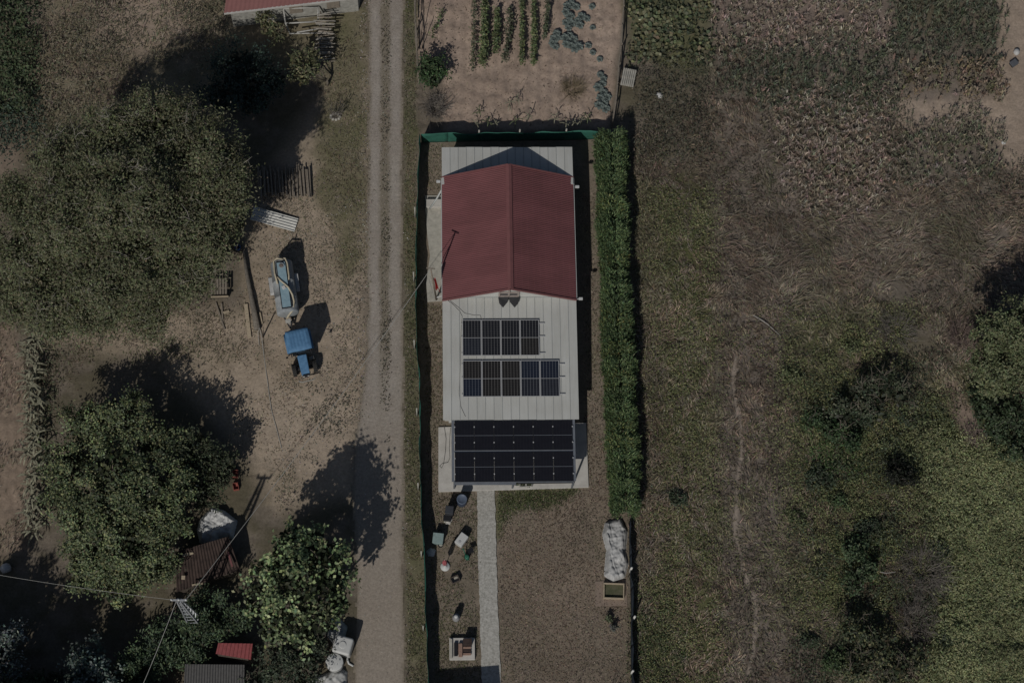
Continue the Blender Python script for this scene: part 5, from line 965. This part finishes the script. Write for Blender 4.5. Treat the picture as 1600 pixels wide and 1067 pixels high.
def lump(name, label, cat, pts, h, mtl, seed, sub=26, drape=0.5):
    """a crumpled heap over a ground outline"""
    P = [G(*p) for p in pts]; b = sum(P, Vector()) / len(P); poly = [((p - b).x, (p - b).y) for p in P]
    xs = [p[0] for p in poly]; ys = [p[1] for p in poly]; m = MB(); N = sub
    X, Y = np.meshgrid(np.linspace(min(xs) - .1, max(xs) + .1, N), np.linspace(min(ys) - .1, max(ys) + .1, N)); s = polysd(poly, X, Y)
    k = fbm(X + seed, Y, 0.45, seed, 3); rid = np.abs(fbm(X * 1.0 + 9, Y + X * 0.6, 0.35, seed + 2, 2) - 0.5) * 2
    ca, sa = math.cos(seed), math.sin(seed); U_ = X * ca + Y * sa + 0.35 * (k - 0.5); W_ = -X * sa + Y * ca
    fold = np.abs(fbm(U_ * 2.2, W_ * 0.45 + 3, 0.62, seed + 5, 2) - 0.5) * 2 + 0.6 * np.abs(fbm(W_ * 1.8 + 7, U_ * 0.5, 0.55, seed + 6, 2) - 0.5) * 2
    ins_ = np.clip((s + 0.08) / 0.22, 0, 1) ** 0.55
    Z = np.where(s > -0.12, h * ins_ * (0.55 + 0.5 * k) - drape * h * ins_ * (0.75 - np.minimum(fold, 0.9)) * 0.8, -0.1)
    idn = -np.ones((N, N), int); vv = []; ff = []
    for i in range(N):
        for j in range(N):
            if s[i, j] > -0.14: idn[i, j] = len(vv); vv.append((X[i, j], Y[i, j], max(-0.05, Z[i, j])))
    for i in range(N - 1):
        for j in range(N - 1):
            q = (idn[i, j], idn[i, j + 1], idn[i + 1, j + 1], idn[i + 1, j])
            if min(q) >= 0: ff.append(q)
    m.add(vv, ff); o = m.build(name, mtl, None, True); o.location = b; return tag(o, label, cat)
lump('white_tarp', 'crumpled white plastic tarp beside the rusty tiled roof', 'tarp', [(315, 812), (332, 795), (350, 800), (368, 815), (362, 838), (342, 838), (330, 852), (314, 846), (310, 828)], 0.7, mat('white_tarp', (0.50, 0.50, 0.49), 0.5, 0.15, 4), 31, 60, 0.4)
lump('grey_tarp', 'crumpled grey plastic sheet above the white containers', 'tarp', [(513, 968), (524, 962), (540, 980), (535, 998), (522, 1004), (514, 992)], 0.4, GREYT, 35, 44, 0.8)
lump('grey_cover', 'pale grey cover sheet at the bottom edge beside the track', 'tarp', [(488, 1062), (515, 1052), (530, 1045), (540, 1050), (540, 1110), (488, 1110)], 0.6, GREYT, 37, 44, 0.6)
lump('plastic_roll', 'long bundle of grey plastic film lying along the fence below the hedge', 'plastic film', [(948, 818), (968, 812), (978, 830), (975, 860), (979, 880), (974, 900), (958, 908), (947, 898), (950, 860), (944, 835)], 0.55, mat('film', (0.43, 0.425, 0.41), 0.5, 0.18, 5), 41, 76, 0.36)
# white containers
t = thing('white_container', 'large rounded square white plastic container beside the track', 'container', G(537, 1012, 0), -0.25); m = MB(); m.box((0, 0, 0.62), (1.05, 1.0, 1.24)); m.build('body', WHITE_P, t, bevel=0.13, seg=4); m = MB(); m.lathe((0, 0, 1.24), [(0.2, 0), (0.2, 0.04), (0.17, 0.05)], 18); m.build('lid', WHITE_P, t)
t = thing('white_drum', 'round white drum in front of the square container', 'drum', G(524, 1038, 0)); m = MB(); m.lathe((0, 0, 0), [(0.4, 0), (0.47, 0.2), (0.49, 0.6), (0.47, 0.95), (0.5, 0.96), (0.5, 1.03), (0.46, 1.05), (0.2, 1.08), (0.05, 1.08)], 32); m.build('body', WHITE_P, t, True)
m = MB(); m.tube([G(541, 1024, 0.25), G(545, 1036, 0.05), G(552, 1040, 0.04)], 0.06, 8); o = m.build('white_pipe', WHITE_P, None, True); tag(o, 'short bent white pipe beside the square container', 'pipe')
# rusty tiled lean-to, red and grey sheds
def shed(name, label, corners, z, mroof, mwall, slope, nprof, pitch_axis=0, th=0.03, amp=0.03, cat='shed'):
    """corners NW, NE, SE, SW as they show in the photo at roof height"""
    zs = [z + slope[0], z + slope[0], z, z]; C = [G(p[0], p[1], zz) for p, zz in zip(corners, zs)]; b = sum(C, Vector()) / 4; b.z = 0; C = [c - b for c in C]; t = thing(name, label, cat, b)
    k = max(1, int(round((C[1] - C[0]).length / 1.0)))
    for i in range(k):
        def fn(u, v):
            uu = (i + u * 1.02) / k; p = C[3].lerp(C[2], uu).lerp(C[0].lerp(C[1], uu), v); return p + Vector((0, 0, amp * math.sin(uu * nprof * 2 * math.pi) + 0.004 * (i % 2)))
        m = MB(); m.sheet(fn, int(nprof / k * 6) + 4, 6, th); m.build('roof_sheet', mroof, t)
    ins = [c.lerp(sum(C, Vector()) / 4, 0.12) for c in C]
    for i in range(4):
        a, c = ins[i], ins[(i + 1) % 4]; m = MB(); m.add([(a.x, a.y, -0.1), (c.x, c.y, -0.1), (c.x, c.y, c.z - 0.1), (a.x, a.y, a.z - 0.1)], [(0, 1, 2, 3)]); o = m.build('wall', mwall, t); s2 = o.modifiers.new('s', 'SOLIDIFY'); s2.thickness = 0.08
    return t
shed('tiled_shed', 'low shed with shade-darkened rusty tiled roof under the utility wire', [(274, 862), (356, 838), (374, 890), (276, 925)], 1.1, RUST_SHADED, WOODD, (0.5, 0), 20)
for (a, c, w, lb) in (((285, 868), (302, 863), 0.16, 'short pale board on the upper left of the rusty roof'), ((356, 862), (363, 885), 0.1, 'thin reddish lath lying on the right of the rusty roof'), ((286, 905), (286.5, 899), 0.2, 'small square white tile on the rusty roof'), ((300, 914), (317, 911), 0.1, 'pale lath along the lower edge of the rusty roof')):
    m = MB(); m.beam(G(a[0], a[1], 1.55), G(c[0], c[1], 1.55), w, 0.03); o = m.build('loose_board', WOODL if 'reddish' not in lb else RED_D); tag(o, lb, 'board', 'loose boards on the rusty roof')
    q = o.data.vertices
shed('red_roof_shed', 'small shed with red ribbed metal roof under the leafy shrub', [(341, 1004), (394, 1005), (391, 1030), (337, 1021)], 2.0, mat('red_rib', (0.27, 0.075, 0.075), 0.5), WOODD, (0.12, 0), 9)
shed('grey_roof_shed', 'shed with dark grey corrugated roof at the bottom edge', [(289, 1037), (381, 1038), (380, 1120), (285, 1120)], 1.9, mat('grey_rib', (0.115, 0.11, 0.105), 0.7), WOODD, (0.15, 0), 22)
m = MB(); 
# lattice pole with wires
lb_ = G(309, 977); TOPZ = 8.2; lat = thing('lattice_pole', 'tapering pale lattice utility pole with a short cross arm', 'utility pole', lb_)
GALV = mat('galvanised', (0.42, 0.43, 0.44), 0.5, 0.1, 5, 0, 0.3)
cor = [(-1, -1), (1, -1), (1, 1), (-1, 1)]
for x, y in cor: m = MB(); m.beam((x * 0.36, y * 0.28, -0.1), (x * 0.09, y * 0.08, TOPZ), 0.07); m.build('leg', GALV, lat)
for k in range(9):
    z = 0.5 + k * 0.85; s_ = 1 - 0.75 * z / TOPZ
    for q in range(4):
        a, c = cor[q], cor[(q + 1) % 4]; m = MB(); m.beam((a[0] * 0.36 * s_, a[1] * 0.28 * s_, z), (c[0] * 0.36 * s_, c[1] * 0.28 * s_, z + 0.2), 0.04); m.build('brace', GALV, lat)
m = MB(); m.beam((-0.42, 0.02, TOPZ), (0.42, 0.02, TOPZ), 0.09); m.build('cross_arm', GALV, lat)
for x in (-0.38, 0.38, 0.0): m = MB(); m.lathe((x, 0.02, TOPZ + 0.04), [(0.04, 0), (0.06, 0.06), (0.04, 0.1), (0.06, 0.14), (0.02, 0.18)], 10); m.build('insulator', WHITE_P, lat)
# house mast
mb_ = G(682, 468); mt_ = G(673, 420, 6.5); mast = thing('flag_mast', 'slim mast with a furled red flag at the west wall of the house', 'mast', mb_)
m = MB(); m.tube([Vector((0, 0, -0.1)), mt_ - mb_], [0.06, 0.045], 10); m.build('pole', WOOD, mast, True)
q = mt_ - mb_; m = MB()
def flagf(u, v):
    a = q * (0.66 - 0.32 * u); w = 0.34 * (0.35 + 0.65 * u) * v
    return a + Vector((0.05 + w * 0.8, 0.04 + 0.09 * math.sin(v * 9 + u * 3), -0.35 * v * u))
m.sheet(flagf, 12, 14, 0.01); m.build('flag', mat('flag_red', (0.42, 0.05, 0.045), 0.7, 0.15, 5), mast, True)
m = MB(); m.beam(q + Vector((-0.25, 0.05, 0)), q + Vector((0.25, 0, 0)), 0.06); m.build('cross_arm', WOOD, mast)
m = MB(); m.tube([q * 0.9 + Vector((0.02, 0, 0)), q * 0.75 + Vector((-0.2, -0.15, 0)), q * 0.5 + Vector((-0.16, -0.1, 0)), q * 0.2 + Vector((-0.1, -0.2, 0))], 0.02, 5); m.build('drop_cable', WIRE, mast)
m = MB(); m.beam((-0.05, -0.05, 0.5), (0.55, 0.05, 0.62), 0.07); m.build('bracket', WHITE_P, mast)
tp = lb_ + Vector((0, 0.02, TOPZ + 0.15))
for i, (a, c, sg, lb) in enumerate(((tp + Vector((0.38, 0, 0)), mt_, 0.9, 'overhead cable from the lattice pole across the track to the house'), (tp + Vector((-0.1, 0, 0)), G(205, 1110, 7.0), 0.3, 'overhead cable running down from the lattice pole to the bottom edge'), (tp + Vector((-0.38, 0, 0)), G(-30, 893, 6.5), 0.5, 'overhead cable from the lattice pole to the left edge'))):
    m = MB(); m.tube(wave(a, c, sg, 30), 0.014 if i != 2 else 0.009, 5); o = m.build('overhead_cable', WIRE); tag(o, lb, 'cable', 'overhead cables')
# old house at the top
def G2(px, py, z): return G(px, py, z)
oh = G(455, 12, 0); oldh = thing('old_house', 'old house with flat red sheet roof cut by the top edge', 'house', oh)
e = [G(350, 21, 2.6) - oh, G(560, -4, 2.6) - oh]; north = Vector((0.12, 1, 0)).normalized() * 6.5
for i in range(6):
    a = e[0].lerp(e[1], i / 6); c = e[0].lerp(e[1], (i + 1) / 6)
    def fn(u, v): p = a.lerp(c, u) + north * v; return p + Vector((0, 0, 1.3 * v + 0.01 * math.sin(u * 2 * math.pi * 5) + 0.004 * (i % 2)))
    m = MB(); m.sheet(fn, 30, 4, 0.03); m.build('roof_sheet', mat('old_red', (0.25, 0.115, 0.105), 0.6, 0.1, 2), oldh)
m = MB(); m.beam(e[0] + Vector((0, -0.02, -0.05)), e[1] + Vector((0, -0.02, -0.05)), 0.1, 0.1); m.build('eave_board', CONC, oldh)
WALLM = mat('old_wall', (0.33, 0.32, 0.285), 0.9, 0.25, 4, 0.2)
m = MB(); a, c = e[0] + Vector((0.3, 0.4, 0)), e[1] + Vector((-0.1, 0.4, 0)); m.add([(a.x, a.y, -0.1), (c.x, c.y, -0.1), (c.x, c.y, 2.55), (a.x, a.y, 2.55)] + [((p + north * 0.9).x, (p + north * 0.9).y, z) for p, z in ((a, -0.1), (c, -0.1), (c, 2.5), (a, 2.5))], [(0, 1, 2, 3), (1, 5, 6, 2), (5, 4, 7, 6), (4, 0, 3, 7), (3, 2, 6, 7)]); m.build('wall', WALLM, oldh)
for px in (462, 520):
    pp = G(px, 25, 1.3) - oh; u = (pp.x - a.x) / (c.x - a.x); q = a.lerp(c, u); m = MB(); m.box((q.x, q.y - 0.03, 1.3), (0.8, 0.06, 0.9), math.atan2(c.y - a.y, c.x - a.x)); m.build('shutter', WOOD, oldh)
# bed-frame rack and sticks in front of it
rk = G(472, 52); t = thing('pipe_rack', 'pale pipe frame like an old bed leaning at the old house wall', 'rack', rk)
fr_ = [(443, 14, 1.5), (446, 37, 0.9), (497, 34, 0.9), (497, 12, 1.5)]; pts_ = [G(*p) - rk for p in fr_]
for a, c in ((0, 1), (1, 2), (2, 3), (0, 3)): m = MB(); m.tube([pts_[a], pts_[c]], 0.05, 8); m.build('pipe', mat('pale_pipe', (0.40, 0.39, 0.36), 0.6), t, True)
for (a, c) in (((452, 53, .1), (502, 52, .1)), ((464, 51, .6), (500, 45, .6)), ((502, 38, 0.9), (502, 60, 0.05)), ((446, 37, 0.9), (453, 53, 0.05)), ((497, 34, .9), (501, 42, 0.05))): m = MB(); m.tube([G(*a) - rk, G(*c) - rk], 0.045, 8); m.build('pipe', MATS['pale_pipe'], t, True)
sk = G(512, 70); t = thing('stick_rack', 'ladder like rack of cut sticks casting a spiky shadow', 'stick rack', sk)
for k in range(2): x = 500 + k * 12; m = MB(); m.tube([G(x, 96, 0.0) - sk, G(x + 1, 18, 1.3) - sk], 0.04, 6); m.build('upright', WOODD, t)
for i in range(30):
    z = 0.12 + i * 0.038; y = 94 - i * 2.5; m = MB(); m.tube([G(494 + random.uniform(-5, 5), y + random.uniform(-2, 3), z + 0.1) - sk, G(521 + random.uniform(-4, 4), y + random.uniform(-3, 2), z + 0.14) - sk], [0.045, 0.03], 5); m.build('stick', BARKG if i % 3 else WOOD, t)
st_ = G(524, 183); t = thing('stone_ring', 'small ring of pale stones around the leafless sapling', 'stones', st_)
for i in range(9): a = i * 0.7; m = MB(); m.lathe((math.cos(a) * 0.28, math.sin(a) * 0.2, 0), [(0.03, -0.02), (0.1, 0.03), (0.08, 0.1), (0.02, 0.12)], 7); m.build('stone', CONC2, t)

# ------------------------------------------------------------------ small things in the house yard
def drum(label, px, py, r, h, mtl, lidm, cat='barrel', name='barrel'):
    t = thing(name, label, cat, G(px, py, 0)); m = MB(); m.lathe((0, 0, 0), [(r * 0.94, 0), (r, 0.05), (r * 1.02, h * 0.33), (r, h * 0.36), (r * 1.02, h * 0.66), (r, h * 0.69), (r * 0.98, h)], 24); m.build('body', mtl, t, True); m = MB(); m.lathe((0, 0, h), [(r * 1.05, -0.05), (r * 1.05, 0.02), (r * 0.9, 0.035), (r * 0.85, 0.015), (0.03, 0.02)], 24); m.build('lid', lidm, t, True); return t
drum('dark blue lidded barrel at the south west corner of the slab', 721.5, 785, 0.29, 0.92, mat('blue_drum', (0.045, 0.06, 0.095), 0.4), mat('blue_lid', (0.10, 0.125, 0.17), 0.45))
def tub(name, label, cat, px, py, w, d, h, rz, mtl, inm=None, lid=None):
    t = thing(name, label, cat, G(px, py, 0), rz); m = MB()
    if lid: m.box((0, 0, h / 2), (w, d, h), top=(1.05, 1.05)); m.build('body', mtl, t, bevel=0.03); m = MB(); m.box((0, 0, h + 0.025), (w * 1.12, d * 1.12, 0.05)); m.build('lid', lid, t, bevel=0.02)
    else:
        for s_ in (-1, 1): m.box((s_ * (w / 2 - 0.02), 0, h / 2), (0.04, d, h)); m.box((0, s_ * (d / 2 - 0.02), h / 2), (w - 0.082, 0.04, h * 0.995))
        m.build('sides', mtl, t); m = MB(); m.box((0, 0, 0.04), (w - 0.09, d - 0.09, 0.05)); m.build('bottom', inm or mtl, t)
    return t
tub('dark_bin', 'dark grey square bin behind the blue barrel', 'bin', 702, 802, 0.42, 0.42, 0.95, -0.08, mat('dark_grey_plastic', (0.04, 0.042, 0.048), 0.5), lid=mat('dark_grey_lid', (0.05, 0.053, 0.06), 0.5))
tub('black_crate', 'low black crate next to the dark square bin', 'crate', 699, 811, 0.42, 0.3, 0.35, -0.1, BLACK, lid=BLACK)
tub('teal_bin', 'pale teal square tub beside the long net fence', 'tub', 684.5, 844, 0.55, 0.55, 0.62, -0.1, mat('teal_plastic', (0.20, 0.27, 0.26), 0.5), lid=mat('teal_lid', (0.25, 0.325, 0.31), 0.5))
t = thing('white_cabinet', 'tilted white appliance box left of the garden path', 'box', G(721, 845, 0), -0.62); m = MB(); m.box((0, 0, 0.28), (0.5, 0.72, 0.56)); m.build('body', WHITE_P, t, bevel=0.03); m = MB(); m.lathe((0, -0.18, 0.56), [(0.08, 0), (0.08, 0.015), (0.05, 0.02)], 14); m.build('knob', mat('grey_knob', (0.35, 0.35, 0.35)), t)
t = thing('small_pot', 'small dark pot with pale rim below the teal tub', 'pot', G(688.5, 852, 0)); m = MB(); m.lathe((0, 0, 0), [(0.11, 0), (0.15, 0.16), (0.16, 0.2), (0.12, 0.2), (0.1, 0.05)], 16); m.build('pot', BLACK, t); m = MB(); m.lathe((0, 0, 0.05), [(0.1, 0), (0.11, 0.1), (0.03, 0.12)], 12); m.build('fill', CONC2, t)
for px, py, r, lb in ((703, 801, 0.1, 'white pebble bag beside the dark bin'), (699.5, 813, 0.16, 'pale flat stone in front of the black crate'), (673, 862, 0.2, 'white rag lying at the foot of the net fence')):
    lump('white_rag' if 'rag' in lb else 'pale_stone', lb, 'rag' if 'rag' in lb else 'stone', [(px - r * 22, py), (px, py - r * 20), (px + r * 26, py - 2), (px + r * 16, py + r * 20), (px - r * 10, py + r * 22)], 0.12, WHITE_P if 'rag' in lb else CONC, 60 + int(px), 12)
t = thing('closed_parasol', 'closed red parasol standing in a white round base', 'parasol', G(695.5, 885, 0)); m = MB(); m.lathe((0, 0, 0), [(0.27, 0), (0.28, 0.07), (0.22, 0.11), (0.06, 0.14), (0.04, 0.3)], 24); m.build('base', WHITE_P, t, True)
m = MB(); m.cyl((0, 0, 0.1), (-0.04, 0.05, 1.75), 0.02, 0.02, 8); m.build('pole', WHITE_P, t)
m = MB(); n_ = 16; pr2 = [(0.05, 0.6), (0.15, 0.75), (0.13, 1.2), (0.06, 1.6), (0.02, 1.75)]
m.lathe((-0.03, 0.04, 0), pr2, n_); 
for i, v in enumerate(m.v):
    if (i % n_) % 2: v0 = Vector(v); m.v[i] = (v0.x * 0.72 - 0.008, v0.y * 0.72 + 0.01, v0.z)
m.build('canopy', mat('faded_red', (0.42, 0.12, 0.13), 0.8), t)
t = thing('watering_can', 'green watering can with arched handle beside the path', 'watering can', G(729.5, 871, 0), 0.5); m = MB(); m.lathe((0, 0, 0), [(0.16, 0), (0.17, 0.05), (0.16, 0.32), (0.12, 0.36), (0.08, 0.36)], 18, sx=0.8); m.build('body', mat('green_plastic', (0.03, 0.13, 0.085), 0.4), t, True)
m = MB(); m.tube([(0.0, -0.14, 0.3), (0, -0.26, 0.45), (0, -0.1, 0.58), (0, 0.1, 0.5), (0, 0.1, 0.35)], 0.025, 7); m.build('handle', MATS['green_plastic'], t, True)
m = MB(); m.tube([(0, 0.13, 0.08), (0, 0.3, 0.3), (0, 0.42, 0.48)], [0.035, 0.028, 0.025], 8); m.lathe((0, 0.45, 0.47), [(0.03, -0.03), (0.07, 0.04)], 10, 'Y'); m.build('spout', MATS['green_plastic'], t, True)
t = thing('added_dark_stool', 'added dark stool standing in for a looped shadow right of the green watering can', 'stool', G(735, 862, 0), 0.4); m = MB(); m.box((0, 0, 0.42), (0.34, 0.3, 0.03)); m.build('seat', BLACK, t)  # black stool added in place of the looped shadow beside the can
for s_ in (-1, 1): m = MB(); m.tube([(s_ * 0.16, -0.2, 0.0), (s_ * 0.16, 0.16, 0.42), (s_ * 0.16, 0.2, 0.7)], 0.015, 6); m.tube([(s_ * 0.14, 0.2, 0.0), (s_ * 0.14, -0.14, 0.42)], 0.015, 6); m.build('leg', BLACK, t)
tub('wooden_crate', 'small dark wooden crate with pale bottom left of the path', 'crate', 711, 906, 0.5, 0.38, 0.3, 0.45, WOODD, CONC2)
t = thing('milk_can', 'pale metal churn with white lid standing left of the path', 'churn', G(712.5, 966, 0)); m = MB(); m.lathe((0, 0, 0), [(0.2, 0), (0.21, 0.05), (0.21, 0.5), (0.15, 0.62), (0.14, 0.7), (0.18, 0.72)], 20); m.build('body', mat('churn_metal', (0.42, 0.42, 0.42), 0.4, 0.1, 4, 0, 0.3), t, True); m = MB(); m.lathe((0, 0, 0.72), [(0.12, 0), (0.1, 0.06), (0.02, 0.08)], 14); m.build('lid', WHITE_P, t, True)
# brick grill
gb = G(722, 1014, 0); t = thing('brick_grill', 'low pale slab grill with bricks and grate left of the path', 'grill', gb, HR)
m = MB(); m.box((0, 0, 0.1), (1.45, 1.25, 0.28)); m.build('slab', CONC, t, bevel=0.02)
BRK = mat('brick', (0.29, 0.19, 0.145), 0.9, 0.2, 8, 0.2)
for i, (x, y, w, d, h, mm2) in enumerate(((-0.36, -0.05, 0.2, 0.75, 0.16, BLACK), (-0.1, -0.1, 0.22, 0.75, 0.22, BRK), (0.28, -0.32, 0.45, 0.12, 0.14, BRK), (0.28, -0.14, 0.45, 0.12, 0.12, RUST_SHADED), (0.28, 0.04, 0.45, 0.12, 0.14, BRK), (0.3, 0.33, 0.5, 0.36, 0.5, RUST_SHADED), (-0.62, 0.0, 0.12, 1.1, 0.16, CONC2))): m = MB(); m.box((x, y, 0.24 + h / 2), (w, d, h)); m.build('brick' if mm2 is not BLACK else 'ash_tray', mm2, t, bevel=0.01)
# framed bed, plant and post by the east fence
t = thing('seed_bed', 'rectangular framed seed bed with green moss by the east fence', 'planter', G(958.5, 924, 0), -0.03); m = MB()
for s_ in (-1, 1): m.box((s_ * 0.57, 0, 0.12), (0.06, 0.9, 0.34)); m.box((0, s_ * 0.42, 0.12), (1.076, 0.06, 0.335))
m.build('frame', WOODL, t); m = MB(); m.box((0, 0, 0.05), (1.06, 0.76, 0.1)); m.build('moss', mat('moss', (0.085, 0.10, 0.045), 0.95, 0.3, 5, 0.3, rgb2=(0.13, 0.12, 0.08)), t)
c0 = MB(); c0.prism([tuple(G(*p)[:2]) for p in ((930, 908), (978, 905), (980, 946), (930, 947))], -0.1, 0.0); o = c0.build('bare_patch', mat('bare_earth', (0.25, 0.195, 0.155), 0.95, 0.15, 6, 0.2)); o['kind'] = 'structure'
for px, py, lb in ((951, 968, 'small yellow green potted plant below the framed bed'), (958, 982, 'small grey potted plant lowest by the east fence')):
    t = thing('potted_plant', lb, 'plant', G(px, py, 0)); m = MB(); m.lathe((0, 0, 0), [(0.12, 0), (0.17, 0.22), (0.15, 0.22), (0.12, 0.1)], 14); m.build('pot', CONC2, t); n = 120; P = rng.normal(0, 0.11, (n, 3)) * (1, 1, 0.8) + np.array(t.location) + (0, 0, 0.38); v, f, c = leaf_arr(P, rng.normal(0, .6, (n, 3)) + (0, 0, 1), 0.11, 0.07, pick([(0.15, 0.18, 0.08), (0.1, 0.13, 0.06)] if px < 955 else [(0.13, 0.13, 0.11), (0.09, 0.1, 0.08)], n)); tri_obj('foliage', v, f, c, LEAF, t)
brush('bare_sapling', 'thin forked bare sapling throwing a dark shadow at the bottom of the lawn', 958, 1072, 0.45, 8, 'sapling', 1.4, BARK)
# right-hand odds and ends
t = thing('wooden_pallet', 'grey white wooden pallet standing by the garden fence corner', 'pallet', G(981, 126, 0.0), -0.2)
for i in range(7): m = MB(); m.box((-0.36 + i * 0.12, 0, 0.42 + 0.0), (0.09, 1.2, 0.03)); m.build('slat', CONC2, t)
for y in (-0.5, 0, 0.5): m = MB(); m.box((0, y, 0.34), (0.86, 0.09, 0.12)); m.build('bearer', WOOD, t)
for x in (-0.38, 0.38):
    for y in (-0.5, 0.5): m = MB(); m.box((x, y, 0.12), (0.09, 0.09, 0.32)); m.build('foot', WOOD, t)
for px, py, r, lb in ((1030, 150, 0.2, 'white stone in the dark weeds below the squash leaves'), (1000, 30, 0.13, 'pale round gourd in the upper squash leaves'), (992, 76, 0.14, 'pale yellow gourd beside the garden fence'), (1568, 223, 0.14, 'small white ball on the bare soil at the right'), (10, 888, 0.3, 'white bag at the left edge by the shaded trees'), (1588, 82, 0.2, 'white plastic scrap on the bare soil')):
    b = G(px, py); t = MB(); t.lathe((0, 0, 0), [(r * 0.5, -0.04), (r, r * 0.4), (r * 0.85, r * 0.95), (r * 0.4, r * 1.25), (0.02, r * 1.3)], 9, sx=1.2)
    t.v = [(x * random.uniform(0.85, 1.15), y * random.uniform(0.85, 1.15), z) for x, y, z in t.v]; o = t.build('gourd' if 'gourd' in lb else 'white_ball' if 'ball' in lb else 'white_bag' if 'bag' in lb or 'scrap' in lb else 'white_stone', mat('gourd_skin', (0.42, 0.42, 0.28), 0.6) if 'gourd' in lb else mat('chalk', (0.5, 0.49, 0.47), 0.8), None, True); o.location = (b.x, b.y, float(gz(b.x, b.y))); o.rotation_euler = (0, 0, px); tag(o, lb, 'gourd' if 'gourd' in lb else 'stone' if 'stone' in lb else 'ball' if 'ball' in lb else 'bag')
tub('dark_box', 'small dark grey box lying on the bare soil at the right edge', 'box', 1583, 101, 0.45, 0.35, 0.2, 0.6, DARK, lid=mat('grey_lid', (0.11, 0.115, 0.125), 0.5))
m = MB(); m.tube([G(1176, 492, 0.15), G(1190, 500, 0.1), G(1200, 507, 0.08), G(1220, 525, 0.05)], [0.03, 0.035, 0.03, 0.02], 6); o = m.build('bare_branch', mat('pale_dead_wood', (0.34, 0.32, 0.29), 0.9, 0.2, 8)); tag(o, 'pale dead branch lying in the middle of the field', 'branch')
m = MB(); m.tube([G(1375, 893, 0.5), G(1384, 895, 0.45), G(1400, 893, 0.4)], [0.02, 0.025, 0.015], 6); o = m.build('bare_branch', MATS['pale_dead_wood']); tag(o, 'short pale stick at the left tip of the grey brush', 'branch')
# workshop just beyond the lower edge, whose shadow falls over the path
ws = G(728, 1125); t = thing('garden_shed', 'garden shed just beyond the bottom edge, throwing its shadow over the path end', 'shed', ws, rad(5))
m = MB(); m.box((-0.85, -1.0, 1.2), (3.0, 2.4, 2.4)); m.build('wall', RENDER_, t); m = MB(); m.box((-0.85, -1.0, 2.46), (3.45, 2.9, 0.1)); m.build('roof', mat('shed_roof', (0.3, 0.3, 0.29)), t); m = MB(); m.box((-0.85, 0.22, 1.0), (0.9, 0.04, 2.0)); m.build('door', WOOD, t)
